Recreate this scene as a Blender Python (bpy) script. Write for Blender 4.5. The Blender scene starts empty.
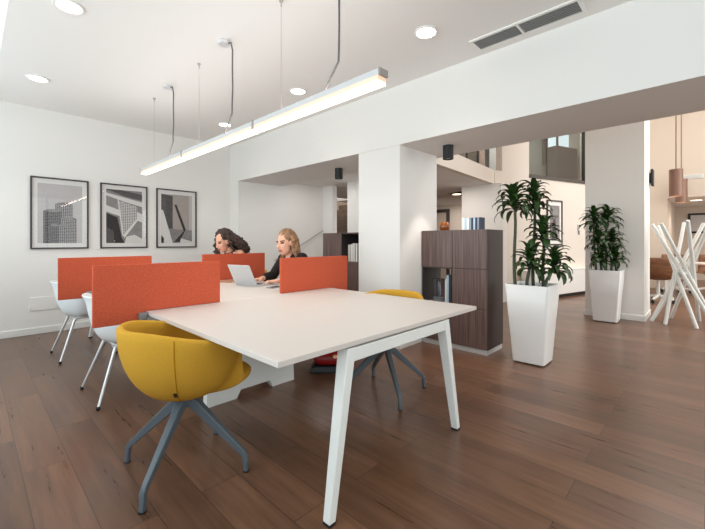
import bpy, bmesh, math, random
from mathutils import Vector, Matrix, noise
random.seed(7)
C = bpy.context.scene.collection
PI = math.pi
def R(d): return math.radians(d)

# ------------------------------------------------------------------ materials
def new_mat(name):
    m = bpy.data.materials.new(name); m.use_nodes = True
    nt = m.node_tree
    return m, nt, nt.nodes['Principled BSDF']
def lin(c):
    return tuple(((x/255)/12.92 if x/255 <= .04045 else ((x/255+.055)/1.055)**2.4) for x in c)
def plain(name, rgb, rough=.5, metal=0., spec=.5, bump=0., bscale=60., var=0., vscale=4.):
    m, nt, b = new_mat(name)
    col = lin(rgb)+(1,)
    b.inputs['Base Color'].default_value = col
    b.inputs['Roughness'].default_value = rough
    b.inputs['Metallic'].default_value = metal
    b.inputs['Specular IOR Level'].default_value = spec
    tc = nt.nodes.new('ShaderNodeTexCoord')
    if var > 0:
        n = nt.nodes.new('ShaderNodeTexNoise'); n.inputs['Scale'].default_value = vscale; n.inputs['Detail'].default_value = 4
        nt.links.new(tc.outputs['Object'], n.inputs['Vector'])
        r = nt.nodes.new('ShaderNodeValToRGB')
        r.color_ramp.elements[0].position = .3; r.color_ramp.elements[1].position = .7
        r.color_ramp.elements[0].color = tuple(max(0, c*(1-var)) for c in col[:3])+(1,)
        r.color_ramp.elements[1].color = tuple(min(1, c*(1+var)) for c in col[:3])+(1,)
        nt.links.new(n.outputs['Fac'], r.inputs['Fac']); nt.links.new(r.outputs['Color'], b.inputs['Base Color'])
    if bump > 0:
        n = nt.nodes.new('ShaderNodeTexNoise'); n.inputs['Scale'].default_value = bscale; n.inputs['Detail'].default_value = 3
        nt.links.new(tc.outputs['Object'], n.inputs['Vector'])
        bp = nt.nodes.new('ShaderNodeBump'); bp.inputs['Strength'].default_value = bump; bp.inputs['Distance'].default_value = .005
        nt.links.new(n.outputs['Fac'], bp.inputs['Height']); nt.links.new(bp.outputs['Normal'], b.inputs['Normal'])
    return m
def emit(name, rgb, s):
    m, nt, b = new_mat(name)
    b.inputs['Base Color'].default_value = lin(rgb)+(1,)
    b.inputs['Emission Color'].default_value = lin(rgb)+(1,)
    b.inputs['Emission Strength'].default_value = s
    return m
def glass(name, tint=(245, 250, 250), gloss=.06, mix_rough=.02):
    m, nt, b = new_mat(name)
    nt.nodes.remove(b)
    out = nt.nodes['Material Output']
    t = nt.nodes.new('ShaderNodeBsdfTransparent'); t.inputs['Color'].default_value = lin(tint)+(1,)
    g = nt.nodes.new('ShaderNodeBsdfGlossy'); g.inputs['Roughness'].default_value = mix_rough
    lw = nt.nodes.new('ShaderNodeFresnel'); lw.inputs['IOR'].default_value = 1.45
    ad = nt.nodes.new('ShaderNodeMath'); ad.operation = 'ADD'; ad.inputs[1].default_value = gloss-.03; ad.use_clamp = True
    mx = nt.nodes.new('ShaderNodeMixShader')
    ge = nt.nodes.new('ShaderNodeNewGeometry')
    fr = nt.nodes.new('ShaderNodeMath'); fr.operation = 'SUBTRACT'; fr.inputs[0].default_value = 1.
    mu = nt.nodes.new('ShaderNodeMath'); mu.operation = 'MULTIPLY'
    nt.links.new(ge.outputs['Backfacing'], fr.inputs[1])
    nt.links.new(lw.outputs['Fac'], ad.inputs[0]); nt.links.new(ad.outputs[0], mu.inputs[0]); nt.links.new(fr.outputs[0], mu.inputs[1])
    nt.links.new(mu.outputs[0], mx.inputs['Fac'])
    nt.links.new(t.outputs[0], mx.inputs[1]); nt.links.new(g.outputs[0], mx.inputs[2])
    nt.links.new(mx.outputs[0], out.inputs['Surface'])
    return m
def wood_floor():
    m, nt, b = new_mat('brown_plank_floor')
    tc = nt.nodes.new('ShaderNodeTexCoord')
    mp = nt.nodes.new('ShaderNodeMapping'); mp.inputs['Rotation'].default_value = (0, 0, R(90))
    nt.links.new(tc.outputs['Object'], mp.inputs['Vector'])
    def bricks(c1, c2, mortar):
        br = nt.nodes.new('ShaderNodeTexBrick')
        br.offset = .37; br.offset_frequency = 2
        br.inputs['Scale'].default_value = 1.
        br.inputs['Brick Width'].default_value = 1.25
        br.inputs['Row Height'].default_value = .19
        br.inputs['Mortar Size'].default_value = .0016
        br.inputs['Mortar Smooth'].default_value = .1
        br.inputs['Color1'].default_value = c1; br.inputs['Color2'].default_value = c2; br.inputs['Mortar'].default_value = mortar
        nt.links.new(mp.outputs['Vector'], br.inputs['Vector'])
        return br
    br = bricks(lin((104, 75, 58))+(1,), lin((125, 91, 71))+(1,), lin((66, 48, 40))+(1,))
    # per-plank random offset for the grain
    rnd = bricks((0, 0, 0, 1), (1, 1, 1, 1), (0, 0, 0, 1))
    sc = nt.nodes.new('ShaderNodeVectorMath'); sc.operation = 'MULTIPLY'; sc.inputs[1].default_value = (17, 9, 5)
    nt.links.new(rnd.outputs['Color'], sc.inputs[0])
    ad = nt.nodes.new('ShaderNodeVectorMath'); ad.operation = 'ADD'
    nt.links.new(tc.outputs['Object'], ad.inputs[0]); nt.links.new(sc.outputs[0], ad.inputs[1])
    mp2 = nt.nodes.new('ShaderNodeMapping'); mp2.inputs['Scale'].default_value = (26, 1.7, 1)
    nt.links.new(ad.outputs[0], mp2.inputs['Vector'])
    n1 = nt.nodes.new('ShaderNodeTexNoise'); n1.inputs['Scale'].default_value = 1.; n1.inputs['Detail'].default_value = 6; n1.inputs['Roughness'].default_value = .62; n1.inputs['Distortion'].default_value = .25
    nt.links.new(mp2.outputs[0], n1.inputs['Vector'])
    r1 = nt.nodes.new('ShaderNodeValToRGB')
    r1.color_ramp.elements[0].position = .3; r1.color_ramp.elements[0].color = (.7, .68, .66, 1)
    r1.color_ramp.elements[1].position = .72; r1.color_ramp.elements[1].color = (1.22, 1.2, 1.18, 1)
    nt.links.new(n1.outputs['Fac'], r1.inputs['Fac'])
    mp3 = nt.nodes.new('ShaderNodeMapping'); mp3.inputs['Scale'].default_value = (3, .6, 1)
    nt.links.new(ad.outputs[0], mp3.inputs['Vector'])
    n2 = nt.nodes.new('ShaderNodeTexNoise'); n2.inputs['Scale'].default_value = 1.6; n2.inputs['Detail'].default_value = 4
    nt.links.new(mp3.outputs[0], n2.inputs['Vector'])
    r2 = nt.nodes.new('ShaderNodeValToRGB')
    r2.color_ramp.elements[0].position = .35; r2.color_ramp.elements[0].color = (.8, .8, .8, 1)
    r2.color_ramp.elements[1].position = .65; r2.color_ramp.elements[1].color = (1.1, 1.08, 1.06, 1)
    nt.links.new(n2.outputs['Fac'], r2.inputs['Fac'])
    m1 = nt.nodes.new('ShaderNodeMix'); m1.data_type = 'RGBA'; m1.blend_type = 'MULTIPLY'; m1.inputs['Factor'].default_value = 1
    m2 = nt.nodes.new('ShaderNodeMix'); m2.data_type = 'RGBA'; m2.blend_type = 'MULTIPLY'; m2.inputs['Factor'].default_value = 1
    nt.links.new(br.outputs['Color'], m1.inputs['A']); nt.links.new(r1.outputs['Color'], m1.inputs['B'])
    nt.links.new(m1.outputs['Result'], m2.inputs['A']); nt.links.new(r2.outputs['Color'], m2.inputs['B'])
    nt.links.new(m2.outputs['Result'], b.inputs['Base Color'])
    rr = nt.nodes.new('ShaderNodeMapRange'); rr.inputs['To Min'].default_value = .22; rr.inputs['To Max'].default_value = .38
    nt.links.new(n1.outputs['Fac'], rr.inputs['Value']); nt.links.new(rr.outputs['Result'], b.inputs['Roughness'])
    return m
def veneer(name, dark, light, scale=(70, 70, 1.6), rough=.45):
    m, nt, b = new_mat(name)
    tc = nt.nodes.new('ShaderNodeTexCoord')
    mp = nt.nodes.new('ShaderNodeMapping'); mp.inputs['Scale'].default_value = scale
    nt.links.new(tc.outputs['Object'], mp.inputs['Vector'])
    n = nt.nodes.new('ShaderNodeTexNoise'); n.inputs['Scale'].default_value = 1; n.inputs['Detail'].default_value = 5
    nt.links.new(mp.outputs[0], n.inputs['Vector'])
    r = nt.nodes.new('ShaderNodeValToRGB')
    r.color_ramp.elements[0].position = .3; r.color_ramp.elements[0].color = lin(dark)+(1,)
    r.color_ramp.elements[1].position = .7; r.color_ramp.elements[1].color = lin(light)+(1,)
    nt.links.new(n.outputs['Fac'], r.inputs['Fac']); nt.links.new(r.outputs['Color'], b.inputs['Base Color'])
    b.inputs['Roughness'].default_value = rough
    return m
def checker_mat(name, c1, c2, scale):
    m, nt, b = new_mat(name)
    tc = nt.nodes.new('ShaderNodeTexCoord')
    mp = nt.nodes.new('ShaderNodeMapping'); mp.inputs['Rotation'].default_value = (0, R(45), 0)
    ck = nt.nodes.new('ShaderNodeTexChecker'); ck.inputs['Scale'].default_value = scale
    ck.inputs['Color1'].default_value = lin(c1)+(1,); ck.inputs['Color2'].default_value = lin(c2)+(1,)
    nt.links.new(tc.outputs['Object'], mp.inputs['Vector']); nt.links.new(mp.outputs[0], ck.inputs['Vector'])
    nt.links.new(ck.outputs['Color'], b.inputs['Base Color']); b.inputs['Roughness'].default_value = .6
    return m
M = {}
M['wall'] = plain('white_wall_paint', (232, 229, 225), .8, spec=.3, bump=.03, bscale=120)
M['ceil'] = plain('white_ceiling_paint', (238, 235, 232), .85, spec=.2)
M['cream'] = plain('warm_lit_cream_paint', (226, 216, 206), .8, spec=.3, bump=.03, bscale=120)  # warm lamp light of the rear rooms is tinted into this paint
M['beige'] = plain('warm_lit_beige_paint', (208, 194, 180), .85, spec=.2)  # beige also carries the warm glow of the rear room lamps
M['base'] = plain('white_skirting', (232, 230, 226), .45)
M['floor'] = wood_floor()
M['table'] = plain('white_laminate', (208, 199, 192), .42, spec=.4)
M['tedge'] = plain('white_table_edge', (226, 222, 218), .45)
M['wmetal'] = plain('white_coated_metal', (226, 226, 222), .42)
M['dark'] = plain('black_plastic', (22, 22, 24), .5)
M['gmetal'] = plain('grey_metal', (150, 154, 158), .4, metal=.6)
M['felt'] = plain('orange_felt', (188, 87, 62), .95, spec=.1, bump=.4, bscale=260, var=.16, vscale=130)
M['yellow'] = plain('mustard_wool', (198, 150, 52), .9, spec=.15, bump=.25, bscale=420, var=.06, vscale=200)
M['seam'] = plain('mustard_seam', (168, 120, 20), .9, spec=.1)
M['baseg'] = plain('blue_grey_coated_metal', (84, 93, 100), .42, spec=.5)
M['shell'] = plain('white_shell_plastic', (232, 236, 238), .35)
M['chrome'] = plain('satin_steel', (222, 222, 223), .3, metal=.35)
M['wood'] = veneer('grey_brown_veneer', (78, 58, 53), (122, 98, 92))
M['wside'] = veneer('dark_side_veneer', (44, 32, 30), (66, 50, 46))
M['plinth'] = plain('pale_plinth', (196, 192, 190), .5)
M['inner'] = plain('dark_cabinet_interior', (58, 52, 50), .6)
M['pot'] = plain('white_planter', (238, 236, 234), .28)
M['soil'] = plain('brown_bark_soil', (92, 62, 44), .95, bump=1., bscale=40, var=.5, vscale=60)
M['leaf'] = plain('dark_green_leaf', (44, 72, 30), .38, spec=.5, var=.35, vscale=9)
M['stem'] = plain('green_cane', (70, 78, 58), .7, var=.25, vscale=30, bump=.5, bscale=50)
M['alu'] = plain('white_aluminium', (202, 202, 203), .38, metal=.15)
M['capg'] = plain('grey_end_cap', (150, 144, 140), .5)
M['cord'] = plain('grey_flex', (88, 84, 82), .5)
M['wire'] = plain('steel_wire', (178, 174, 170), .4, metal=.5)
M['diff'] = emit('lit_diffuser', (255, 240, 224), 1.9)
M['lside'] = emit('lit_side_lens', (240, 196, 168), .5)
M['lamp'] = emit('lit_downlight', (255, 240, 222), 9.)
M['lampw'] = emit('lit_downlight_warm', (255, 226, 190), 7.)
M['lring'] = plain('downlight_ring', (236, 234, 230), .4)
M['black'] = plain('matt_black', (30, 30, 31), .55)
M['ventg'] = plain('vent_slats', (196, 196, 194), .5, metal=.3)
M['ventd'] = plain('vent_duct', (150, 150, 150), .7)
M['pframe'] = plain('dark_picture_frame', (58, 50, 48), .45)
M['mat'] = plain('white_passepartout', (236, 233, 230), .8)
M['pglass'] = glass('picture_glass', (250, 250, 250), .03)
M['p0'] = plain('print_pale_grey', (198, 193, 192), .8, var=.05, vscale=3)
M['p1'] = plain('print_mid_grey', (140, 135, 134), .8, var=.15, vscale=12)
M['p2'] = plain('print_dark_grey', (84, 80, 80), .8, var=.25, vscale=14)
M['p3'] = plain('print_black', (44, 41, 42), .8)
M['p4'] = plain('print_white', (226, 223, 220), .8)
M['ptw'] = checker_mat('print_tower_windows', (172, 166, 165), (66, 62, 64), 70)
M['ptd'] = checker_mat('print_tower_windows_dark', (128, 122, 122), (44, 41, 43), 70)
M['pnet'] = checker_mat('print_white_facade_grid', (222, 219, 217), (120, 116, 116), 60)
M['pbr'] = plain('print_warm_grey', (176, 166, 160), .8, var=.05, vscale=20)
M['screenback'] = plain('silver_laptop', (200, 201, 203), .35, metal=.35)
M['key'] = plain('laptop_keys', (70, 70, 74), .6)
M['lcd'] = emit('laptop_display', (190, 205, 225), .6)
M['amber'] = plain('amber_glass', (120, 62, 8), .12, spec=.7)
M['clear'] = glass('clear_vase_glass', (225, 226, 230), .10)
M['bk_w'] = plain('white_cover', (226, 226, 224), .6)
M['bk_l'] = plain('pale_blue_cover', (176, 198, 212), .6)
M['bk_g'] = plain('grey_cover', (140, 150, 160), .6)
M['bk_n'] = plain('navy_cover', (44, 54, 78), .6)
M['bk_c'] = plain('cream_cover', (214, 204, 196), .6)
M['bk_k'] = plain('charcoal_cover', (48, 48, 52), .6)
M['page'] = plain('paper_pages', (232, 228, 218), .8)
M['red'] = plain('red_leather', (150, 24, 26), .35)
M['gold'] = plain('gold_clasp', (216, 170, 120), .3, metal=.9)
M['tan'] = plain('tan_leather_cover', (164, 118, 90), .6)
M['cpend'] = plain('copper_brown_metal', (130, 98, 84), .45, metal=.25)
M['brown'] = veneer('brown_shell', (104, 66, 42), (134, 88, 58), (6, 6, 30), .5)
M['stone'] = plain('brown_stone_step', (112, 96, 84), .8, var=.2, vscale=14)
M['wframe'] = plain('dark_window_frame', (70, 66, 64), .5)
M['winsky'] = emit('bright_sky_pane', (226, 236, 246), 2.)
M['pane'] = glass('window_pane_glass', (246, 250, 250), .05)
M['rail'] = glass('balustrade_glass', (205, 212, 210), .12)
M['mez'] = plain('taupe_mezzanine_panel', (138, 120, 106), .7, var=.08, vscale=5)
M['mezg'] = plain('grey_mezzanine_wall', (150, 150, 146), .7)
M['mezd'] = plain('dark_mezzanine_panel', (78, 70, 66), .6)
M['skin'] = plain('skin', (222, 168, 142), .55, var=.04, vscale=30)
M['lip'] = plain('lips', (178, 92, 84), .45)
M['brow'] = plain('brows', (92, 64, 46), .8)
M['eye'] = plain('eyes', (60, 44, 38), .3)
M['blond'] = plain('blond_hair', (140, 102, 70), .5, var=.55, vscale=22)
M['dhair'] = plain('dark_brown_hair', (60, 40, 33), .6, var=.4, vscale=40)
M['jacket'] = plain('black_jacket', (38, 34, 34), .85, spec=.2, bump=.3, bscale=40)
M['pink'] = plain('pale_pink_top', (226, 204, 202), .85, spec=.2)
M['jeans'] = plain('dark_trousers', (40, 42, 52), .9, spec=.1)
M['shoe'] = plain('black_shoe', (26, 25, 26), .45)

# ------------------------------------------------------------------ mesh builder
class MB:
    def __init__(s): s.bm = bmesh.new()
    def face(s, vs, mat=0):
        try:
            f = s.bm.faces.new(vs); f.material_index = mat; return f
        except ValueError: return None
    def hexa(s, p, mat=0):      # p: 4 bottom (ccw from above) + 4 top
        v = [s.bm.verts.new(q) for q in p]
        for idx in ((3, 2, 1, 0), (4, 5, 6, 7), (0, 1, 5, 4), (1, 2, 6, 5), (2, 3, 7, 6), (3, 0, 4, 7)):
            s.face([v[i] for i in idx], mat)
        return s
    def box(s, x0, x1, y0, y1, z0, z1, mat=0):
        return s.hexa([(x0, y0, z0), (x1, y0, z0), (x1, y1, z0), (x0, y1, z0), (x0, y0, z1), (x1, y0, z1), (x1, y1, z1), (x0, y1, z1)], mat)
    def obox(s, c, ux, uy, hx, hy, z0, z1, mat=0):   # oriented box, ux, uy unit vectors
        c = Vector((c[0], c[1], 0)); ux = Vector((ux[0], ux[1], 0)); uy = Vector((uy[0], uy[1], 0))
        P = [c-ux*hx-uy*hy, c+ux*hx-uy*hy, c+ux*hx+uy*hy, c-ux*hx+uy*hy]
        return s.hexa([(p.x, p.y, z0) for p in P]+[(p.x, p.y, z1) for p in P], mat)
    def prism(s, poly, axis, a, b, mat=0):   # poly in the plane normal to axis
        def mk(q, t):
            return {'x': (t, q[0], q[1]), 'y': (q[0], t, q[1]), 'z': (q[0], q[1], t)}[axis]
        A = [s.bm.verts.new(mk(q, a)) for q in poly]; B = [s.bm.verts.new(mk(q, b)) for q in poly]
        n = len(poly)
        s.face(A[::-1], mat); s.face(B, mat)
        for i in range(n): s.face([A[i], A[(i+1) % n], B[(i+1) % n], B[i]], mat)
        return s
    def tube(s, pts, rad, seg=10, mat=0, squash=None):
        pts = [Vector(p) for p in pts]; n = len(pts)
        if not isinstance(rad, (list, tuple)): rad = [rad]*n
        rings = []; up = None
        for i in range(n):
            t = (pts[min(i+1, n-1)]-pts[max(i-1, 0)]).normalized()
            if up is None:
                up = Vector((0, 0, 1)) if abs(t.z) < .9 else Vector((1, 0, 0))
            a = t.cross(up)
            if a.length < 1e-4: a = t.orthogonal()
            a.normalize(); b = a.cross(t).normalized(); up = b
            rings.append([s.bm.verts.new(pts[i]+(a*math.cos(k*2*PI/seg)+b*math.sin(k*2*PI/seg)*(squash or 1))*rad[i]) for k in range(seg)])
        for i in range(n-1):
            for k in range(seg): s.face([rings[i][k], rings[i][(k+1) % seg], rings[i+1][(k+1) % seg], rings[i+1][k]], mat)
        s.face(rings[0][::-1], mat); s.face(rings[-1], mat)
        return s
    def lathe(s, prof, c=(0, 0, 0), seg=24, mat=0, cap=True):
        rings = []
        for r, z in prof:
            rings.append([s.bm.verts.new((c[0]+r*math.cos(2*PI*k/seg), c[1]+r*math.sin(2*PI*k/seg), c[2]+z)) for k in range(seg)])
        for i in range(len(prof)-1):
            for k in range(seg): s.face([rings[i][k], rings[i][(k+1) % seg], rings[i+1][(k+1) % seg], rings[i+1][k]], mat)
        if cap: s.face(rings[0][::-1], mat); s.face(rings[-1], mat)
        return s
    def ball(s, c, r, seg=16, ring=10, mat=0, mtx=None):
        if not isinstance(r, (list, tuple)): r = (r, r, r)
        rows = []
        def pt(x, y, z):
            v = Vector((x, y, z))
            return (mtx @ v) if mtx else v
        for i in range(1, ring):
            ph = PI*i/ring
            rows.append([s.bm.verts.new(pt(c[0]+r[0]*math.sin(ph)*math.cos(2*PI*k/seg), c[1]+r[1]*math.sin(ph)*math.sin(2*PI*k/seg), c[2]+r[2]*math.cos(ph))) for k in range(seg)])
        t = s.bm.verts.new(pt(c[0], c[1], c[2]+r[2])); b = s.bm.verts.new(pt(c[0], c[1], c[2]-r[2]))
        for k in range(seg):
            s.face([t, rows[0][k], rows[0][(k+1) % seg]], mat); s.face([b, rows[-1][(k+1) % seg], rows[-1][k]], mat)
        for i in range(len(rows)-1):
            for k in range(seg): s.face([rows[i][k], rows[i+1][k], rows[i+1][(k+1) % seg], rows[i][(k+1) % seg]], mat)
        return s
    def grid(s, rows, mat=0, closed=False):
        V = [[s.bm.verts.new(p) for p in r] for r in rows]
        for i in range(len(V)-1):
            n = len(V[i])
            for k in range(n if closed else n-1):
                s.face([V[i][k], V[i][(k+1) % n], V[i+1][(k+1) % n], V[i+1][k]], mat)
        return V
    def poly(s, pts, mat=0):
        s.face([s.bm.verts.new(p) for p in pts], mat); return s
    def mesh(s, name, mats, smooth=35):
        bmesh.ops.recalc_face_normals(s.bm, faces=s.bm.faces)
        me = bpy.data.meshes.new(name); s.bm.to_mesh(me); s.bm.free()
        for m in (mats if isinstance(mats, (list, tuple)) else [mats]): me.materials.append(m)
        if smooth:
            me.polygons.foreach_set('use_smooth', [True]*len(me.polygons))
            me.set_sharp_from_angle(angle=R(smooth))
        return me
    def build(s, name, mats, parent=None, loc=None, rotz=0, bevel=0, smooth=35):
        me = s.mesh(name, mats, smooth)
        o = bpy.data.objects.new(name, me); C.objects.link(o)
        if parent: o.parent = parent
        if loc: o.location = loc
        o.rotation_euler.z = rotz
        if bevel:
            b = o.modifiers.new('bevel', 'BEVEL'); b.width = bevel; b.segments = 2; b.limit_method = 'ANGLE'; b.angle_limit = R(40)
        return o
def tag(o, label, cat, group=None, kind=None):
    o['label'] = label; o['category'] = cat
    if group: o['group'] = group
    if kind: o['kind'] = kind
    return o
def empty(name, loc, rotz=0):
    o = bpy.data.objects.new(name, None); C.objects.link(o); o.location = loc; o.rotation_euler.z = rotz
    o.empty_display_size = .1
    return o
def copy_tree(o, parent=None):
    c = o.copy(); C.objects.link(c)
    if parent: c.parent = parent
    for ch in list(o.children): copy_tree(ch, c)
    return c
def S(o, label, cat): return tag(o, label, cat, kind='structure')
def bevelled(o, w, seg=2):
    b = o.modifiers.new('bevel', 'BEVEL'); b.width = w; b.segments = seg; b.limit_method = 'ANGLE'; b.angle_limit = R(40)
    return o

# ------------------------------------------------------------------ camera
F, CX, CY, H = 368., 352.5, 242., 1.18
A = PI/2 - math.atan((CX+32)/F)
fw = Vector((math.cos(A), math.sin(A), 0)); rt = Vector((math.sin(A), -math.cos(A), 0))
cam = bpy.data.cameras.new('camera'); co = bpy.data.objects.new('camera', cam); C.objects.link(co)
co.location = (0, 0, H); co.rotation_euler = (PI/2, 0, A-PI/2)
cam.sensor_width = 36; cam.sensor_fit = 'HORIZONTAL'; cam.lens = F/705*36
cam.shift_y = (CY-264.5)/705; cam.clip_start = .05
bpy.context.scene.camera = co

# ------------------------------------------------------------------ room shell
BX0, BX1, BZ = 3.27, 4.14, 2.25       # beam
WY = 6.19                             # picture wall
X0 = -1.1                             # window wall
YB = -3.2                             # wall behind the camera
S(MB().box(X0, 17, YB-2, 9, -.1, 0).build('floor', M['floor']), 'brown wood plank floor running through the whole office', 'floor')
S(MB().box(.2, BX0, YB, WY, 2.9, 3.5).build('ceiling', M['ceil']), 'white dropped ceiling with downlights over the work table', 'ceiling')
S(MB().box(X0, .2, YB, WY, 3.4, 3.5).build('ceiling', M['ceil']), 'higher white ceiling strip along the windows', 'ceiling')
S(MB().box(BX1, 17, YB-2, 9, 5.2, 5.3).build('ceiling', M['ceil']), 'high ceiling over the double height lounge', 'ceiling')
S(MB().box(X0-.2, BX0+.2, WY, WY+.15, 0, 3.5).build('wall_left', M['wall']), 'white wall carrying the three framed pictures', 'wall')
S(MB().box(BX0, BX1, YB, WY, BZ, 3.5).build('beam', M['wall']), 'deep white beam crossing the room above the column', 'beam')
S(MB().box(BX0, BX1, YB, WY, 3.5, 5.2).build('wall_above', M['wall']), 'white wall above the beam on the lounge side', 'wall')
S(MB().box(BX0, 3.36, 5.895, WY, 0, BZ).build('wall_pier', M['wall']), 'narrow white wall pier beside the stair niche', 'wall')
S(MB().box(3.28, 4.05, 2.42, 3.035, 0, BZ).build('column', M['wall']), 'square white column under the beam between the two cabinets', 'column')
# window wall with four openings
wy = [(-2.9, -1.0), (-.7, 1.3), (1.6, 3.6), (3.9, 5.9)]
b = MB(); ys = [YB]+[y for w in wy for y in w]+[WY]
for i in range(0, len(ys), 2): b.box(X0-.2, X0, ys[i], ys[i+1], 0, 3.5)
for y0, y1 in wy: b.box(X0-.2, X0, y0, y1, 0, .25); b.box(X0-.2, X0, y0, y1, 3.2, 3.5)
S(b.build('wall_window', M['wall']), 'white wall of tall windows on the street side', 'wall')
for i, (y0, y1) in enumerate(wy):
    e = empty('window_%d' % (i+1), (X0-.1, (y0+y1)/2, .25)); h = (y1-y0)/2
    f = MB()
    f.box(-.03, .03, -h, -h+.06, 0, 2.95).box(-.03, .03, h-.06, h, 0, 2.95).box(-.03, .03, -h+.06, h-.06, 0, .06).box(-.03, .03, -h+.06, h-.06, 2.89, 2.95).box(-.03, .03, -.03, .03, .06, 2.89)
    f.build('window_frame', M['wframe'], e, bevel=.004)
    MB().box(-.004, .004, -h+.05, h-.05, .05, 2.9).build('pane', M['pane'], e)
    S(e, ['street window behind and left of the photographer', 'street window beside the photographer', 'street window level with the work table', 'street window nearest the picture wall'][i], 'window')
def wall_with_window(x0, x1, y, z1, wx0, wx1, wz0, wz1, name, label, wname, wlabel):
    b = MB().box(x0, wx0, y-.15, y, 0, z1).box(wx1, x1, y-.15, y, 0, z1).box(wx0, wx1, y-.15, y, 0, wz0).box(wx0, wx1, y-.15, y, wz1, z1)
    S(b.build(name, M['wall']), label, 'wall')
    e = empty(wname, ((wx0+wx1)/2, y-.08, wz0)); h = (wx1-wx0)/2; H_ = wz1-wz0
    f = MB().box(-h, -h+.06, -.03, .03, 0, H_).box(h-.06, h, -.03, .03, 0, H_).box(-h+.06, h-.06, -.03, .03, 0, .06).box(-h+.06, h-.06, -.03, .03, H_-.06, H_)
    n = max(2, round(2*h/1.3))
    for i in range(1, n): f.box(-h+2*h*i/n-.025, -h+2*h*i/n+.025, -.03, .03, .06, H_-.06)
    f.build('window_frame', M['wframe'], e, bevel=.004)
    MB().box(-h+.05, h-.05, -.004, .004, .05, H_-.05).build('pane', M['pane'], e)
    S(e, wlabel, 'window')
wall_with_window(X0-.2, BX1, YB, 3.5, .5, 3.1, .25, 2.75, 'wall_back', 'white wall behind the photographer', 'window_7', 'wide unseen window added for light in the wall behind the photographer')  # window added so daylight from behind lifts the beam underside
wall_with_window(BX1, 17, -5.2, 5.2, 5.2, 11.8, .3, 4., 'wall_right', 'white wall on the far right side of the lounge', 'window_8', 'large lounge window outside the picture on the right')
S(MB().box(BX1-.15, BX1, -5.35, YB-.15, 0, 5.2).build('wall_corner', M['wall']), 'white wall return beside the lounge window', 'wall')
S(MB().box(X0, BX0, WY-.014, WY, 0, .085).build('baseboard_left', M['base'], bevel=.004), 'white skirting board under the framed pictures', 'baseboard')
# stair niche left of the column
n1, n2 = Vector((3.36, 5.895)), Vector((5.13, 5.78))
S(MB().hexa([(n1.x, n1.y, 0), (n2.x, n2.y, 0), (n2.x, n2.y+.2, 0), (n1.x, n1.y+.2, 0), (n1.x, n1.y, 2.33), (n2.x, n2.y, 2.33), (n2.x, n2.y+.2, 2.33), (n1.x, n1.y+.2, 2.33)]).build('wall_niche', M['wall']), 'shaded white wall of the niche behind the seated women', 'wall')
S(MB().box(5.13, 5.25, 5.47, 5.95, 0, 2.33).build('wall_niche_end', M['wall']), 'white wall end left of the stair opening', 'wall')
S(MB().box(5.04, 5.2, 3.4, 4.96, 0, 2.33).build('wall_stair', M['wall']), 'white wall right of the stair opening, behind the column', 'wall')
S(MB().box(5.25, 9.2, 8.2, 8.3, 0, 4.).build('wall_stairwell', M['beige']), 'beige wall behind the staircase', 'wall')
S(MB().box(8.6, 8.7, 5.3, 8.2, 0, 4.).build('wall_stairwell_end', M['beige']), 'beige end wall of the stairwell', 'wall')
b = MB()
for i in range(14):
    b.box(5.35+i*.2, 5.35+(i+1)*.2 if i < 13 else 8.6, 5.3, 8.2, 0 if i == 0 else .165*i-.01, .165*(i+1))
S(b.build('stairs', M['stone'], bevel=.008), 'brown stone staircase glimpsed through the narrow opening', 'stairs')
b = MB().tube([(3.95, 5.80, .83), (4.3, 5.775, 1.0), (4.7, 5.75, 1.2), (5.1, 5.72, 1.42)], .010)
for p in ((4.1, 5.79, .9), (4.9, 5.74, 1.31)): b.tube([p, (p[0], p[1]+.08, p[2]-.03)], .008)
tag(b.build('handrail', M['wire']), 'thin pale handrail rising along the niche wall behind the blonde woman', 'handrail')
# mezzanine slab and fascia
f0 = Vector((BX1-.01, 2.80)); f1 = Vector((7.2, 3.005))
fd = (f1-f0).normalized()
S(MB().hexa([(BX1, 2.89, 2.33), (7.2, 3.10, 2.33), (7.2, 6.9, 2.33), (BX1, 6.9, 2.33), (BX1, 2.89, 2.5), (7.2, 3.10, 2.5), (7.2, 6.9, 2.5), (BX1, 6.9, 2.5)]).build('ceiling_mezzanine', M['ceil']), 'low ceiling under the mezzanine with one small downlight', 'ceiling')
S(MB().box(7.2, 12, 3.02, 7.5, 2.33, 2.5).build('ceiling_corridor', M['ceil']), 'low ceiling over the far corridor', 'ceiling')
S(MB().hexa([(f0.x, f0.y, 2.33), (f1.x, f1.y, 2.33), (f1.x, f1.y+.1, 2.33), (f0.x, f0.y+.1, 2.33), (f0.x, f0.y, 2.6), (f1.x, f1.y, 2.6), (f1.x, f1.y+.1, 2.6), (f0.x, f0.y+.1, 2.6)]).build('wall_fascia', M['cream']), 'cream parapet band along the mezzanine edge', 'wall')
# mezzanine interior seen over the parapet
b = MB().box(4.3, 9.0, 4.0, 4.1, 2.5, 5.2)
S(b.build('wall_mezzanine', M['mez']), 'taupe wall at the back of the mezzanine', 'wall')
e = empty('balustrade', (4.3, 3.1, 2.6))
for i in range(6):
    MB().box(i*.55-.02, i*.55+.02, -.02+i*.035, .02+i*.035, 0, .95).build('post', M['mezd'], e)
MB().hexa([(-.1, -.004, .04), (2.8, .17, .04), (2.8, .178, .04), (-.1, .004, .04), (-.1, -.004, .9), (2.8, .17, .9), (2.8, .178, .9), (-.1, .004, .9)]).build('glass_panel', M['rail'], e)
MB().hexa([(-.1, -.03, 0), (2.85, .15, 0), (2.85, .21, 0), (-.1, .03, 0), (-.1, -.03, .035), (2.85, .15, .035), (2.85, .21, .035), (-.1, .03, .035)]).build('bottom_rail', M['mezd'], e)
tag(e, 'dark posted glass balustrade on the mezzanine parapet', 'railing')
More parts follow.
